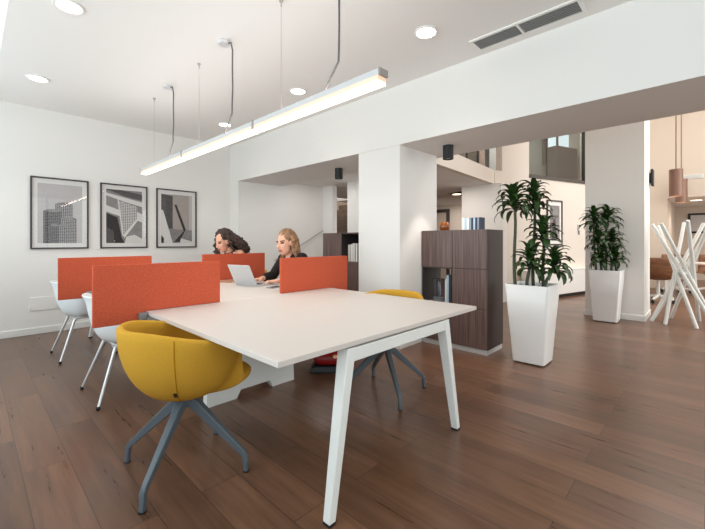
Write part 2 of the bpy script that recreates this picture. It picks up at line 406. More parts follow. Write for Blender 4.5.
# lounge back wall (W) with glazed opening
W0 = Vector((7.18, 2.995)); W1 = Vector((12.2, 1.243)); wd = (W1-W0).normalized(); wn = Vector((-wd.y, wd.x))   # wn points away from the camera
if wn.dot(Vector((1, 1))) < 0: wn = -wn
def Wp(t, n=0.): return W0+wd*t+wn*n
def Wbox(b, t0, t1, n0, n1, z0, z1, mat=0):
    P = [Wp(t0, n0), Wp(t1, n0), Wp(t1, n1), Wp(t0, n1)]
    return b.hexa([(p.x, p.y, z0) for p in P]+[(p.x, p.y, z1) for p in P], mat)
def Wt(px):   # distance along W where the picture column px meets it
    r = fw+rt*((px-CX)/F); r2 = Vector((r.x, r.y))
    # W0 + wd t = r2 s
    det = wd.x*(-r2.y)+r2.x*wd.y
    return (-(W0.x)*(-r2.y)-r2.x*W0.y*1.0)/det if False else (r2.x*(-W0.y)+W0.x*r2.y)/(-(wd.x*r2.y)+wd.y*r2.x)*1.0
t_a, t_b = Wt(529.1), Wt(586.5)
ZS = 2.6
b = MB()
Wbox(b, .0, 5.3, 0, .15, 0, ZS)
Wbox(b, Wt(502), t_a, 0, .15, ZS, 5.2)
Wbox(b, t_b, 5.3, 0, .15, ZS, 5.2)
Wbox(b, t_a, t_b, 0, .15, 3.9, 5.2)
S(b.build('wall_lounge', M['cream']), 'cream lounge wall with the framed print and the glazed mezzanine opening', 'wall')
S(MB().box(7.12, 7.4, Wp(Wt(509.6)).y-.02, 3.66, 0, 2.33).build('wall_corridor', M['wall']), 'white wall under the mezzanine corner behind the tall cabinet', 'wall')
S(MB().box(10.5, 10.6, 3., 7.4, 0, 2.5).build('wall_corridor_end', M['cream']), 'cream wall at the end of the corridor', 'wall')
e = empty('door_1', (10.49, 6.36, 0))
MB().box(-.03, .01, -.55, -.45, 0, 2.22).box(-.03, .01, .45, .55, 0, 2.22).box(-.03, .01, -.45, .45, 2.12, 2.22).build('door_frame', M['wframe'], e)
MB().box(-.005, .01, -.45, .45, 0, 2.12).build('door_panel', M['beige'], e)
MB().tube([(-.03, -.38, 1.02), (-.06, -.38, 1.02), (-.06, -.27, 1.02)], .012).build('handle', M['chrome'], e)
S(e, 'dark framed door at the end of the corridor', 'door')
# glazed opening
e = empty('window_5', (Wp(t_a).x, Wp(t_a).y, ZS), math.atan2(wd.y, wd.x)); L = t_b-t_a
MB().box(0, L, -.02, .13, -.07, 0).build('sill', M['mezd'], e)
MB().box(0, .03, .02, .1, 0, 1.3).box(L-.03, L, .02, .1, 0, 1.3).box(.03, L-.03, .02, .1, 1.27, 1.3).build('window_frame', M['mezd'], e)
MB().box(.03, L-.03, .055, .065, 0, 1.27).build('pane', M['rail'], e)
S(e, 'glazed mezzanine opening high in the lounge wall', 'window')
# room behind the glazed opening
def WW(px, n):   # along W shifted by n, where px meets it
    r = fw+rt*((px-CX)/F); r2 = Vector((r.x, r.y)); P = W0+wn*n
    return (r2.x*(-P.y)+P.x*r2.y)/(-(wd.x*r2.y)+wd.y*r2.x)
def Wz(px, py, n):
    p = W0+wn*n+wd*WW(px, n); d = p.x*fw.x+p.y*fw.y
    return H+(CY-py)*d/F
N = 1.6
b = MB(); Wbox(b, 1.6, 8, N, N+.1, 2.33, 5.2)
S(b.build('wall_upstairs', M['mezg']), 'grey upstairs wall behind the mezzanine glazing', 'wall')
b = MB(); Wbox(b, .2, 5.3, .15, N, 2.33, 2.5)
S(b.build('floor_upstairs', M['mez']), 'taupe upstairs floor behind the mezzanine glazing', 'floor')
e = empty('window_6', (0, 0, 0))
g = MB(); Wbox(g, WW(547, N-.05), WW(556, N-.05), N-.05, N-.01, Wz(550, 163, N-.05), Wz(550, 120, N-.05)); Wbox(g, WW(557.5, N-.05), WW(590, N-.05), N-.05, N-.01, Wz(567, 148, N-.05), Wz(567, 120, N-.05))
g.build('pane', M['winsky'], e)
g = MB()
for p0, p1 in ((543.5, 547), (556, 557.5)): Wbox(g, WW(p0, N-.05), WW(p1, N-.05), N-.08, N, Wz(550, 166, N), Wz(550, 115, N))
Wbox(g, WW(543.5, N-.05), WW(557, N-.05), N-.08, N, Wz(550, 166, N), Wz(550, 163, N))
g.build('window_frame', M['wframe'], e)
S(e, 'bright daylit window of the upstairs room', 'window')
g = MB(); Wbox(g, WW(557, N-.4), WW(577.5, N-.4), N-.4, N-.1, 2.5, Wz(567, 147, N-.4))
tag(g.build('tall_cupboard', M['mezd'], bevel=.01), 'dark tall cupboard standing upstairs in front of the bright window', 'cupboard')
# second column and lounge/cafe shell
S(MB().box(6.92, 7.66, .645, 1.40, 0, 5.2).build('column', M['wall']), 'tall white column behind the farther planter', 'column')
S(MB().box(6.906, 7.674, .631, 1.414, 0, .085).build('trim_column', M['base'], bevel=.004), 'white skirting around the foot of the tall column', 'trim')
b = MB(); b.box(12.2, 12.35, .68, 7.6, 0, 5.2); b.box(12.2, 12.35, -5.2, .68, 2.28, 5.2)
S(b.build('wall_cafe', M['beige']), 'beige upper wall over the cafe tables', 'wall')
S(MB().box(12.35, 16, -5.2, .68, 2.28, 2.4).build('ceiling_cafe', M['ceil']), 'low ceiling in the cafe recess', 'ceiling')
S(MB().box(15.6, 15.7, -5.2, .8, 0, 2.4).build('wall_cafe_back', M['beige']), 'beige back wall of the cafe recess', 'wall')
S(MB().box(12.35, 15.7, .68, .8, 0, 2.4).build('wall_cafe_side', M['beige']), 'beige side wall of the cafe recess', 'wall')

# ------------------------------------------------------------------ ceiling fittings
def downlight(loc, label, group, r=.078, m='lamp'):
    e = empty('recessed_downlight', loc)
    MB().lathe([(r, -.001), (r+.018, -.001), (r+.02, -.006), (r+.012, -.012), (r, -.010), (r, -.001)], seg=32, cap=False).build('trim_ring', M['lring'], e)
    MB().lathe([(.002, -.006), (r*.7, -.006), (r+.001, -.004)], seg=32).build('lens', M[m], e)
    tag(e, label, 'ceiling light', group)
    return e
G = 'round downlights in the ceiling'
downlight((.509, 3.347, 2.9), 'round lit downlight at the top left, nearest the window edge of the ceiling', G)
downlight((.508, 5.06, 2.9), 'round lit downlight above the leftmost picture', G)
downlight((2.6, 3.347, 2.9), 'small lit downlight seen between the suspension wire and the cord above the linear lamp', G)
downlight((2.6, 5.07, 2.9), 'lit downlight just above the middle of the linear lamp, partly crossed by a cord', G)
downlight((2.594, 1.649, 2.9), 'round lit downlight near the air vent', G)
def vent():
    x0, x1, y0, y1 = 2.99, 3.155, .655, 1.435
    e = empty('air_vent', ((x0+x1)/2, (y0+y1)/2, 2.9)); hx, hy = (x1-x0)/2, (y1-y0)/2
    y_mid = -.27+.0
    f = MB().box(-hx-.025, -hx, -hy-.025, hy+.025, -.012, 0).box(hx, hx+.025, -hy-.025, hy+.025, -.012, 0).box(-hx, hx, -hy-.025, -hy, -.012, 0).box(-hx, hx, hy, hy+.025, -.012, 0)
    f.build('frame', M['lring'], e)
    MB().box(-hx, hx, -hy, hy, -.002, 0).build('duct', M['ventd'], e)
    for k in range(7):
        x = -hx+.014+k*(2*hx-.028)/6
        MB().hexa([(x-.008, -hy, -.013), (x-.004, -hy, -.013), (x-.004, hy, -.013), (x-.008, hy, -.013), (x+.004, -hy, -.002), (x+.008, -hy, -.002), (x+.008, hy, -.002), (x+.004, hy, -.002)]).build('slat', M['ventg'], e)
    for k in (1.07-(y0+y1)/2,): MB().box(-hx, hx, k-.008, k+.008, -.014, -.001).build('divider', M['lring'], e)
    tag(e, 'long grey slatted air vent recessed in the ceiling beside the beam', 'vent')
vent()
def spot_can(x, y, label):
    e = empty('surface_spotlight', (x, y, BZ))
    MB().lathe([(.058, 0), (.058, -.15), (.05, -.15), (.046, -.135), (.002, -.13)], seg=28).build('housing', M['black'], e)
    MB().lathe([(.002, -.1295), (.035, -.132), (.04, -.136)], seg=24).build('lens', M['lring'], e)
    tag(e, label, 'spotlight', 'black cylinder spotlights under the beam')
spot_can(3.69, 2.06, 'black cylinder spotlight under the beam right of the white column')
spot_can(3.735, 3.85, 'black cylinder spotlight under the beam left of the white column')
downlight((8.10, 4.29, 2.33), 'small warm downlight in the corridor ceiling beyond the column', 'corridor lights', .1, 'lampw')
downlight((13.2, .16, 2.28), 'warm downlight in the cafe recess ceiling below the hanging lamps', 'cafe lights', .12, 'lampw')

# linear pendant lamp: three joined lengths
def pendant():
    x = 1.54; z0, z1 = 2.03, 2.105
    e = empty('linear_pendant_lamp', (x, 3.15, z0))
    segs = [(-1.90, -.66), (-.64, .70), (.72, 1.98)]
    for a, c in segs:
        body = MB().box(-.035, .035, a, c, .040, .076).build('housing', M['alu'], e, bevel=.003)
        MB().box(-.034, .034, a+.004, c-.004, .016, .040).build('side_lens', M['lside'], body)
        MB().box(-.036, .036, a+.006, c-.006, 0, .016).build('diffuser', M['diff'], body, bevel=.003)
    for y in (-.65, .71): MB().box(-.038, .038, y-.012, y+.012, .014, .081).build('joint_collar', M['capg'], e)
    for y in (-1.904, 1.984): MB().box(-.0355, .0355, y-.005, y+.005, .039, .077).build('end_cap', M['capg'], e)
    zc = 2.9-z0
    for wy_, cy in ((2.176, 1.63), (3.52, 2.92), (4.756, 4.21)):
        y = wy_-3.15
        MB().tube([(0, y, .075), (0, y, zc-.03)], .0016, 6).build('suspension_wire', M['wire'], e)
        MB().lathe([(.014, zc), (.014, zc-.012), (.005, zc-.02), (.005, zc-.045), (.002, zc-.05)], (0, y, 0), 12).build('wire_anchor', M['wire'], e)
        y = cy-3.15
        rose = MB().lathe([(.052, zc), (.052, zc-.022), (.046, zc-.028), (.002, zc-.029)], (-.02, y+.06, 0), 24).build('ceiling_rose', M['chrome'], e)
        pts = [(-.02, y+.06, zc-.02), (-.005, y+.03, zc-.022), (0, y-.02, zc-.03), (.004, y-.04, zc-.1), (.0, y-.045, .62), (.006, y-.04, .45), (-.002, y-.045, .3), (.0, y-.04, .235), (0, y+.0, .19), (0, y+.07, .11), (0, y+.09, .075)]
        MB().tube(pts, .0062, 8).build('power_cord', M['cord'], e)
    tag(e, 'long white linear pendant lamp hanging lit over the work table', 'pendant lamp')
pendant()

# ------------------------------------------------------------------ pictures on the left wall
def picture(x0, x1, label, art):
    z0, z1 = 1.09, 2.022; w = x1-x0; h = z1-z0
    e = empty('framed_picture', ((x0+x1)/2, WY, z0)); hw = w/2
    fr = MB().box(-hw, -hw+.018, -.028, -.002, 0, h).box(hw-.018, hw, -.028, -.002, 0, h).box(-hw+.018, hw-.018, -.028, -.002, 0, .018).box(-hw+.018, hw-.018, -.028, -.002, h-.018, h)
    fr.build('frame', M['pframe'], e)
    MB().box(-hw+.018, hw-.018, -.012, -.004, .018, h-.018).build('passepartout', M['mat'], e)
    aw, a0, a1 = hw-.072, .075, h-.08
    p = MB()
    def q(u, v, k): return (-aw+2*aw*u, -.0125-.0005*k, a0+(a1-a0)*v)
    def P(pts, mat, k): p.poly([q(u, v, k) for u, v in pts], mat)
    mats = art(P)
    o = p.build('print', [M[m] for m in mats], e, smooth=0)
    MB().box(-hw+.018, hw-.018, -.022, -.020, .018, h-.018).build('glass', M['pglass'], e)
    tag(e, label, 'picture', 'framed black and white building photographs')
def tower(P, u0, u1, v0, v1, k, mat):
    um = (u0+u1)/2; r = (u1-u0)/2; bow = .045
    top = [(um+r*math.cos(a), v1-bow+bow*math.sin(a)) for a in [PI*i/10 for i in range(11)]]
    P([(u0, v0), (u1, v0)]+top, mat, k)
    P([(um+r*.86*math.cos(2*PI*i/14), v1-bow*.6+bow*.5*math.sin(2*PI*i/14)) for i in range(14)], 3, k+1)
def art_towers(P):
    P([(0, 0), (1, 0), (1, 1), (0, 1)], 0, 0)
    tower(P, .38, .78, 0, .70, 1, 1)
    tower(P, .12, .52, 0, .575, 3, 2)
    tower(P, .49, .87, 0, .455, 5, 1)
    tower(P, .26, .48, 0, .33, 7, 2)
    tower(P, .46, .66, 0, .34, 9, 1)
    return ['p0', 'ptw', 'ptd', 'p1']
def art_facade(P):
    P([(0, 0), (1, 0), (1, 1), (0, 1)], 0, 0)
    P([(0, .98), (.35, 1), (1, .94), (1, .82), (.5, .88), (0, 1)], 1, 1)
    P([(0, .93), (.5, .86), (1, .79), (1, .70), (.5, .78), (0, .88)], 2, 1)
    P([(0, .7), (.35, .62), (.4, .5), (0, .58)], 2, 1)
    P([(.8, .62), (1, .56), (1, .40), (.75, .46)], 2, 1)
    P([(0, .56), (.3, .48), (.42, .1), (0, .0)], 3, 1)
    P([(0, .3), (.2, .22), (.2, 0), (0, 0)], 4, 2)
    P([(.31, .80), (.86, .70), (.84, .46), (.5, .17), (.44, .15)], 5, 3)
    P([(.86, .48), (.88, .44), (.5, .10), (.45, .14)], 2, 4)
    P([(.30, .82), (.34, .80), (.47, .14), (.43, .14)], 2, 4)
    P([(.55, .12), (.78, .16), (1, .08), (1, 0), (.5, 0)], 2, 2)
    P([(.2, .0), (.5, .0), (.42, .10), (.25, .06)], 3, 3)
    return ['p1', 'p2', 'p4', 'p3', 'p2', 'pnet']
def art_beam(P):
    P([(0, 0), (1, 0), (1, 1), (0, 1)], 0, 0)
    P([(0, 1), (.36, .97), (.36, .28), (0, .3)], 1, 1)
    P([(.9, 1), (1, 1), (1, .28), (.9, .28)], 4, 1)
    P([(.25, .30), (1, .26), (1, 0), (.3, 0)], 2, 1)
    P([(.41, .79), (.48, .80), (.79, .28), (.72, .24)], 3, 3)
    P([(.72, .25), (.78, .28), (.58, .02), (.40, .02)], 3, 3)
    P([(0, .68), (.06, .66), (.36, 0), (0, 0)], 5, 4)
    P([(.0, .16), (.08, .10), (.08, 0), (0, 0)], 3, 5)
    P([(.62, .10), (1, .03), (1, 0), (.6, 0)], 5, 3)
    return ['pbr', 'p2', 'p1', 'p3', 'p0', 'p4']
picture(.544, 1.156, 'leftmost framed picture, photograph of four round patterned towers', art_towers)
picture(1.293, 1.901, 'middle framed picture, photograph of a white gridded building facade', art_facade)
picture(2.03, 2.655, 'rightmost framed picture, photograph of a dark slanted beam and white slope', art_beam)
b = MB().box(.544, 1.32, WY-.012, WY, .30, .472).build('wall_panel', M['wall'], bevel=.003)
tag(b, 'flush white access panel low on the wall under the leftmost picture', 'wall panel')

# ------------------------------------------------------------------ bench table
TX0, TX1, TY0, TY1 = .785, 2.41, 1.13, 5.48
YM = (2.585, 4.035)
def bench():
    e = empty('bench_table', ((TX0+TX1)/2, (TY0+TY1)/2, 0)); ox, oy = (TX0+TX1)/2, (TY0+TY1)/2
    ys = [TY0, YM[0], YM[1], TY1]
    for i in range(3):
        t = MB().box(TX0-ox, TX1-ox, ys[i]-oy+(.001 if i else 0), ys[i+1]-oy-(.001 if i < 2 else 0), .716, .74)
        t.build('tabletop', [M['table']], e, bevel=.002)
    # end frames
    for s, yf in ((1, TY0+.001), (-1, TY1-.001)):
        Y = lambda d: yf-oy+s*d
        for lx, (f0_, f1_, t0_, t1_) in (('l', (1.026, 1.062, 1.155, 1.207)), ('r', (2.142, 2.106, 2.040, 1.988))):
            a0, a1 = sorted((f0_, f1_)); c0, c1 = sorted((t0_, t1_))
            y0, y1 = sorted((Y(-.018), Y(.024))); u0, u1 = sorted((Y(0.001), Y(.066)))
            lg = MB().hexa([(a0-ox, y0, .012), (a1-ox, y0, .012), (a1-ox, y1, .012), (a0-ox, y1, .012), (c0-ox, u0, .708), (c1-ox, u0, .708), (c1-ox, u1, .708), (c0-ox, u1, .708)])
            lg = lg.build('leg', M['wmetal'], e, bevel=.003)
            MB().box(a0-ox, a1-ox, y0, y1, 0, .013).build('foot_pad', M['dark'], lg)
        y0, y1 = sorted((Y(.0), Y(.06)))
        MB().box(1.165-ox, 2.035-ox, y0+.002, y1, .645, .706).build('crossbar', M['wmetal'], e, bevel=.003)
    for yp in YM:
        for dy in (-.028, .002):
            prof = [(1.165, 0), (1.40, 0), (1.435, .058), (1.69, .058), (1.72, 0), (1.935, 0), (1.90, .70), (1.20, .70)]
            MB().prism([(x-ox, z) for x, z in prof], 'y', yp-oy+dy-.012, yp-oy+dy+.014).build('panel_leg', M['wmetal'], e, bevel=.002)
    for xb in (1.28, 1.84): MB().box(xb-.025-ox, xb+.025-ox, TY0+.09-oy, TY1-.09-oy, .665, .714).build('support_rail', M['gmetal'], e)
    MB().box(1.45-ox, 1.70-ox, TY0+.25-oy, TY1-.25-oy, .60, .66).build('cable_tray', M['gmetal'], e)
    tag(e, 'long white bench work table with splayed white legs', 'table')
bench()
def screen(side, y, label):
    # side -1: window side, +1: cabinet side
    e = empty('desk_divider_screen', (TX0 if side < 0 else TX1-(.05 if y > 3 else .015), y, .74), 0 if side > 0 else PI)
    p = [(-.555, .002), (.006, .002), (.006, -.062), (.245, -.062), (.245, .302), (-.555, .302)]
    sd = .285 if y < 3 else .25
    if side < 0: p = [(-.49, .002), (.006, .002), (.006, -.062), (sd, -.062), (sd, .302), (-.49, .302)]
    MB().prism(p, 'y', -.014, .014).build('felt_panel', M['felt'], e, bevel=.004)
    MB().box(-.07, .004, -.03, .03, -.034, -.0245).box(.008, .05, .0145 if side < 0 else -.05, .05 if side < 0 else -.0145, -.06, -.002).build('clamp', M['gmetal'], e, bevel=.002)
    tag(e, label, 'desk screen', 'orange felt desk dividers')
screen(-1, 2.573, 'large orange felt divider nearest on the window side, beside the yellow chair')
screen(-1, 4.02, 'farther orange felt divider on the window side, in front of the far white chair')
screen(1, 2.612, 'orange felt divider on the right, in front of the blonde woman')
screen(1, 4.045, 'orange felt divider behind the laptop, in front of the dark haired woman')

# ------------------------------------------------------------------ tub chairs
def sst(a, b, x):
    t = max(0, min(1, (x-a)/(b-a))); return t*t*(3-2*t)
def yellow_chair(legrot):
    e = empty('tub_chair', (0, 0, 0))
    Tm = 139.; nv = 16; th = .036
    def rim(t):
        t = abs(t)
        z = .757-.075*sst(28, 125, t)
        return z-(z-.462)*sst(Tm-5, Tm+7, t)
    def Rr(t):
        t = abs(t)
        return .294+.014*math.cos(R(t))**2*(t < 90)+.045*sst(Tm, 165, t)
    def sp(t, a, off=0.):
        zr = rim(t); r = Rr(t)*math.sin(a)**.80; z = .374+(zr-.374)*(1-math.cos(a))
        r = max(.0, r-off)
        return Vector((-math.cos(R(t))*r, math.sin(R(t))*r, z+off*.35*math.cos(a)))
    ts = [-Tm+5+2*(Tm-5)*i/44 for i in range(45)]+[Tm-5+12*i/8 for i in range(1, 9)]+[Tm+7+(360-2*Tm-14)*i/12 for i in range(1, 13)]+[360-Tm-7+12*i/8 for i in range(1, 8)]
    b = MB(); rows = []
    for t in ts:
        t = t if t <= 180 else t-360
        a0 = .16; out = [sp(t, a0+(PI/2-a0)*j/nv) for j in range(nv+1)]
        inn = [sp(t, a0+(PI/2-a0)*j/nv, th*(.5+.5*j/nv)) for j in range(nv, -1, -1)]
        o_, i_ = out[-1], inn[0]; mid = (o_+i_)/2+Vector((0, 0, th*.40))
        q1 = (o_*.78+i_*.22)+Vector((0, 0, th*.30)); q2 = (o_*.22+i_*.78)+Vector((0, 0, th*.30))
        rows.append(out+[q1, mid, q2]+inn)
    m = len(rows); V = [[b.bm.verts.new(p) for p in r] for r in rows]
    for i in range(m):
        for j in range(len(V[0])-1): b.face([V[i][j], V[(i+1) % m][j], V[(i+1) % m][j+1], V[i][j+1]])
    b.face([r[0] for r in V]); b.face([r[-1] for r in V])
    b.build('shell', M['yellow'], e, smooth=70)
    # seat cushion
    def Rs(p): return .182+.155*(1-sst(18, 58, abs(p)))
    prof = [(.02, .496), (.4, .499), (.75, .494), (.92, .486), (1., .475), (.97, .463), (.80, .455), (.5, .445), (.1, .440)]
    rows = []
    for k, z in prof:
        rows.append([(Rs(p)*k*math.cos(R(p)), Rs(p)*k*math.sin(R(p)), z) for p in range(-180, 180, 6)])
    b = MB(); V = b.grid(rows, closed=True); b.face(V[0]); b.face(V[-1][::-1])
    b.build('seat_cushion', M['yellow'], e, smooth=60)
    for t in (-63, 63):
        MB().tube([sp(t, .36+(PI/2-.36)*j/14) for j in range(15)], .0028, 6).build('seam', M['seam'], e)
        t0, a0 = -60.5, .70
    p = sp(t0, a0); u = (sp(t0, a0+.03)-p).normalized(); tg = (sp(t0+1, a0)-p).normalized(); nrm = tg.cross(u).normalized()
    if nrm.dot(Vector((p.x, p.y, 0))) < 0: nrm = -nrm
    c = p+nrm*.001
    b = MB(); b.hexa([tuple(c+tg*sx*.0075+u*sy*.016+nrm*sn*.002) for sn in (-1, 1) for sx, sy in ((-1, -1), (1, -1), (1, 1), (-1, 1))]).build('fabric_tag', M['dark'], e)
    MB().lathe([(.035, .325), (.04, .34), (.05, .365), (.10, .384), (.10, .390)], seg=24).build('hub', M['baseg'], e)
    for k in range(4):
        a = legrot+k*PI/2; d = Vector((math.cos(a), math.sin(a), 0)); n = Vector((-d.y, d.x, 0)); Z = Vector((0, 0, 1))
        path = [(d*.0+Z*.362, .020, .026), (d*.05+Z*.338, .019, .026), (d*.305+Z*.108, .0125, .015), (d*.326+Z*.082, .012, .0135), (d*.332+Z*.004, .0115, .011)]
        b = MB(); rows = []
        for i, (pp, hw, hh) in enumerate(path):
            pa, pb = path[max(i-1, 0)][0], path[min(i+1, len(path)-1)][0]
            tdir = (pb-pa).normalized(); w = tdir.cross(n).normalized()
            rows.append([pp+n*sx*hw+w*sy*hh for sx, sy in ((-1, -1), (1, -1), (1, 1), (-1, 1))])
        V = b.grid(rows, closed=True); b.face(V[0]); b.face(V[-1])
        lg = b.build('leg', M['baseg'], e, bevel=.004)
        MB().box(-.012, .012, -.012, .012, 0, .006).build('glide', M['dark'], lg, loc=d*.332)
    return e
yc = yellow_chair(0)
def place_yellow(o, x, y, yaw, legs, label):
    o.location = (x, y, 0); o.rotation_euler.z = yaw
    tag(o, label, 'chair', 'yellow tub chairs')
    return o
yc2 = copy_tree(yc); yc3 = copy_tree(yc); yc4 = copy_tree(yc)
def spin_legs(root, ang):
    for ch in root.children:
        if ch.name.split('.')[0] == 'leg': ch.rotation_euler.z = ang
place_yellow(yc, .79, 1.97, R(-4), 0, 'yellow upholstered tub chair nearest the camera at the left table edge'); spin_legs(yc, R(37+4))
place_yellow(yc2, 2.275, 1.82, R(187), 0, 'yellow tub chair across the table, only its back rim and base showing'); spin_legs(yc2, R(57-187))
place_yellow(yc3, 2.70, 3.36, R(180), 0, 'yellow tub chair under the blonde woman'); spin_legs(yc3, R(20))
place_yellow(yc4, 2.74, 4.74, R(180), 0, 'yellow tub chair under the dark haired woman'); spin_legs(yc4, R(30))

def white_chair():
    e = empty('shell_chair', (0, 0, 0))
    nt_, nv = 64, 12
    def rim(t):
        t = abs(t)
        return .80-.13*sst(38, 85, t)-.225*sst(88, 128, t)
    def sp(t, v):
        a = v*PI/2
        back = 1-sst(110, 150, abs(t))
        Rr = .228+.02*sst(40, 90, abs(t))*(1-sst(120, 170, abs(t)))+.0
        r = Rr*math.sin(a)**.46+.022*back*v**3+.022*back*max(0, (v-.85)/.15)**2
        z = .415+(rim(t)-.415)*(1-math.cos(a))**1.0
        if v > .93: z -= .012*((v-.93)/.07)**2*back
        x = -math.cos(R(t))*r; y = math.sin(R(t))*r*1.04
        return (x, y, z)
    rows = []
    for i in range(nt_):
        t = -180+360*i/nt_
        rows.append([sp(t, .06+.94*j/nv) for j in range(nv+1)])
    b = MB(); rows.append(rows[0])
    V = []
    vv = [[b.bm.verts.new(p) for p in r] for r in rows[:-1]]
    n = len(vv)
    for i in range(n):
        for j in range(nv): b.face([vv[i][j], vv[(i+1) % n][j], vv[(i+1) % n][j+1], vv[i][j+1]])
    b.face([r[0] for r in vv])
    o = b.build('shell', M['shell'], e, smooth=60)
    m = o.modifiers.new('thick', 'SOLIDIFY'); m.thickness = .014; m.offset = -1
    m = o.modifiers.new('sub', 'SUBSURF'); m.levels = 1; m.render_levels = 1
    for sx in (-1, 1):
        for sy in (-1, 1):
            foot = Vector((sx*.235, sy*.263, .012)); top = Vector((sx*.10, sy*.155, .405))
            lg = MB().tube([foot, foot.lerp(top, .97), top+Vector((-sx*.03, -sy*.03, .008))], [.0095, .012, .010], 12).build('leg', M['chrome'], e)
            MB().lathe([(.011, 0), (.0125, .004), (.0125, .022), (.010, .026)], (foot.x, foot.y, 0), 14).build('foot_cap', M['dark'], lg)
    b = MB()
    for sy in (-1, 1): b.tube([(-.12, sy*.14, .404), (.12, sy*.14, .404)], .010, 10)
    for sx in (-1, 1): b.tube([(sx*.1, -.14, .404), (sx*.1, .14, .404)], .010, 10)
    b.build('under_frame', M['chrome'], e)
    return e
wc = white_chair(); wc2 = copy_tree(wc)
for o, x, y, l in ((wc, .865, 3.335, 'nearer white shell chair, behind the large orange divider'), (wc2, .85, 4.76, 'farther white shell chair near the picture wall')):
    o.location = (x, y, 0); tag(o, l, 'chair', 'white shell chairs on slim metal legs')

# ------------------------------------------------------------------ things on the table
e = empty('laptop', (1.935, 3.33, .7405), math.atan2(.21, .98))
MB().box(.0, .225, -.155, .155, 0, .014).build('base', M['screenback'], e, bevel=.004)
MB().box(.035, .13, -.135, .135, .0142, .0155).build('keyboard', M['key'], e)
MB().box(.145, .20, -.045, .045, .0142, .015).build('trackpad', M['gmetal'], e)
tl = R(27); dx, dz = -math.sin(tl), math.cos(tl)
def scr(u, w, th): return (dx*u+dz*th*-1, w, .014+dz*u+dx*th*-1*-1*0-math.sin(tl)*th)
b = MB(); b.hexa([scr(0, -.155, 0), scr(0, -.155, .007), scr(0, .155, .007), scr(0, .155, 0), scr(.225, -.155, 0), scr(.225, -.155, .007), scr(.225, .155, .007), scr(.225, .155, 0)])
b.build('lid', M['screenback'], e, bevel=.002)
MB().poly([scr(.015, -.145, -.0008), scr(.015, .145, -.0008), scr(.215, .145, -.0008), scr(.215, -.145, -.0008)]).build('display', M['lcd'], e, smooth=0)
tag(e, 'open silver laptop on the table in front of the blonde woman', 'laptop')
e = empty('smartphone', (2.045, 3.0, .7402), R(12))
MB().box(-.078, .078, -.038, .038, 0, .009).build('case', M['gmetal'], e, bevel=.004)
MB().box(-.072, .072, -.034, .034, .009, .0098).build('display', M['dark'], e)
tag(e, 'grey smartphone lying on the table by the hand of the blonde woman', 'phone')
e = empty('notebook', (1.985, 3.77, .7402), R(15))
MB().box(-.07, .07, -.1, .1, 0, .003).box(-.07, .07, -.1, .1, .015, .018).box(-.07, -.066, -.1, .1, .003, .015).build('cover', M['tan'], e)
MB().box(-.066, .067, -.097, .097, .003, .015).build('pages', M['page'], e)
tag(e, 'small tan notebook lying behind the open laptop', 'notebook')

# ------------------------------------------------------------------ red bag on the floor
e = empty('handbag', (2.335, 2.50, 0), R(-44)); e.scale = (1, 1, .9)
b = MB()
b.hexa([(-.20, -.11, 0), (.20, -.11, 0), (.20, .11, 0), (-.20, .11, 0), (-.17, -.095, .068), (.17, -.095, .068), (.17, .095, .068), (-.17, .095, .068)])
b.build('bag_base', M['dark'], e, bevel=.012)
rows = []
for k, (z, hx, hy) in enumerate(((.07, .13, .075), (.085, .155, .09), (.12, .168, .098), (.16, .165, .092), (.19, .15, .07), (.205, .13, .03))):
    rows.append([(hx*math.copysign(abs(math.cos(t))**.5, math.cos(t)), hy*math.copysign(abs(math.sin(t))**.5, math.sin(t)), z) for t in [2*PI*i/32 for i in range(32)]])
b = MB(); V = b.grid(rows, closed=True); b.face(V[0]); b.face(V[-1])
b.build('bag_body', M['red'], e, smooth=60)
b = MB(); b.lathe([(.002, .0), (.016, .002), (.02, .008), (.016, .012), (.006, .01)], seg=20)
o = b.build('clasp', M['gold'], e, loc=(.03, -.101, .165)); o.rotation_euler.x = R(80)
b = MB(); b.tube([(-.11, -.02, .19), (-.10, -.02, .26), (-.04, -.02, .30), (.04, -.02, .30), (.10, -.02, .26), (.11, -.02, .19)], .008, 8)
b.build('handle', M['dark'], e)
tag(e, 'red leather handbag with gold clasp and black base on the floor under the table', 'bag')

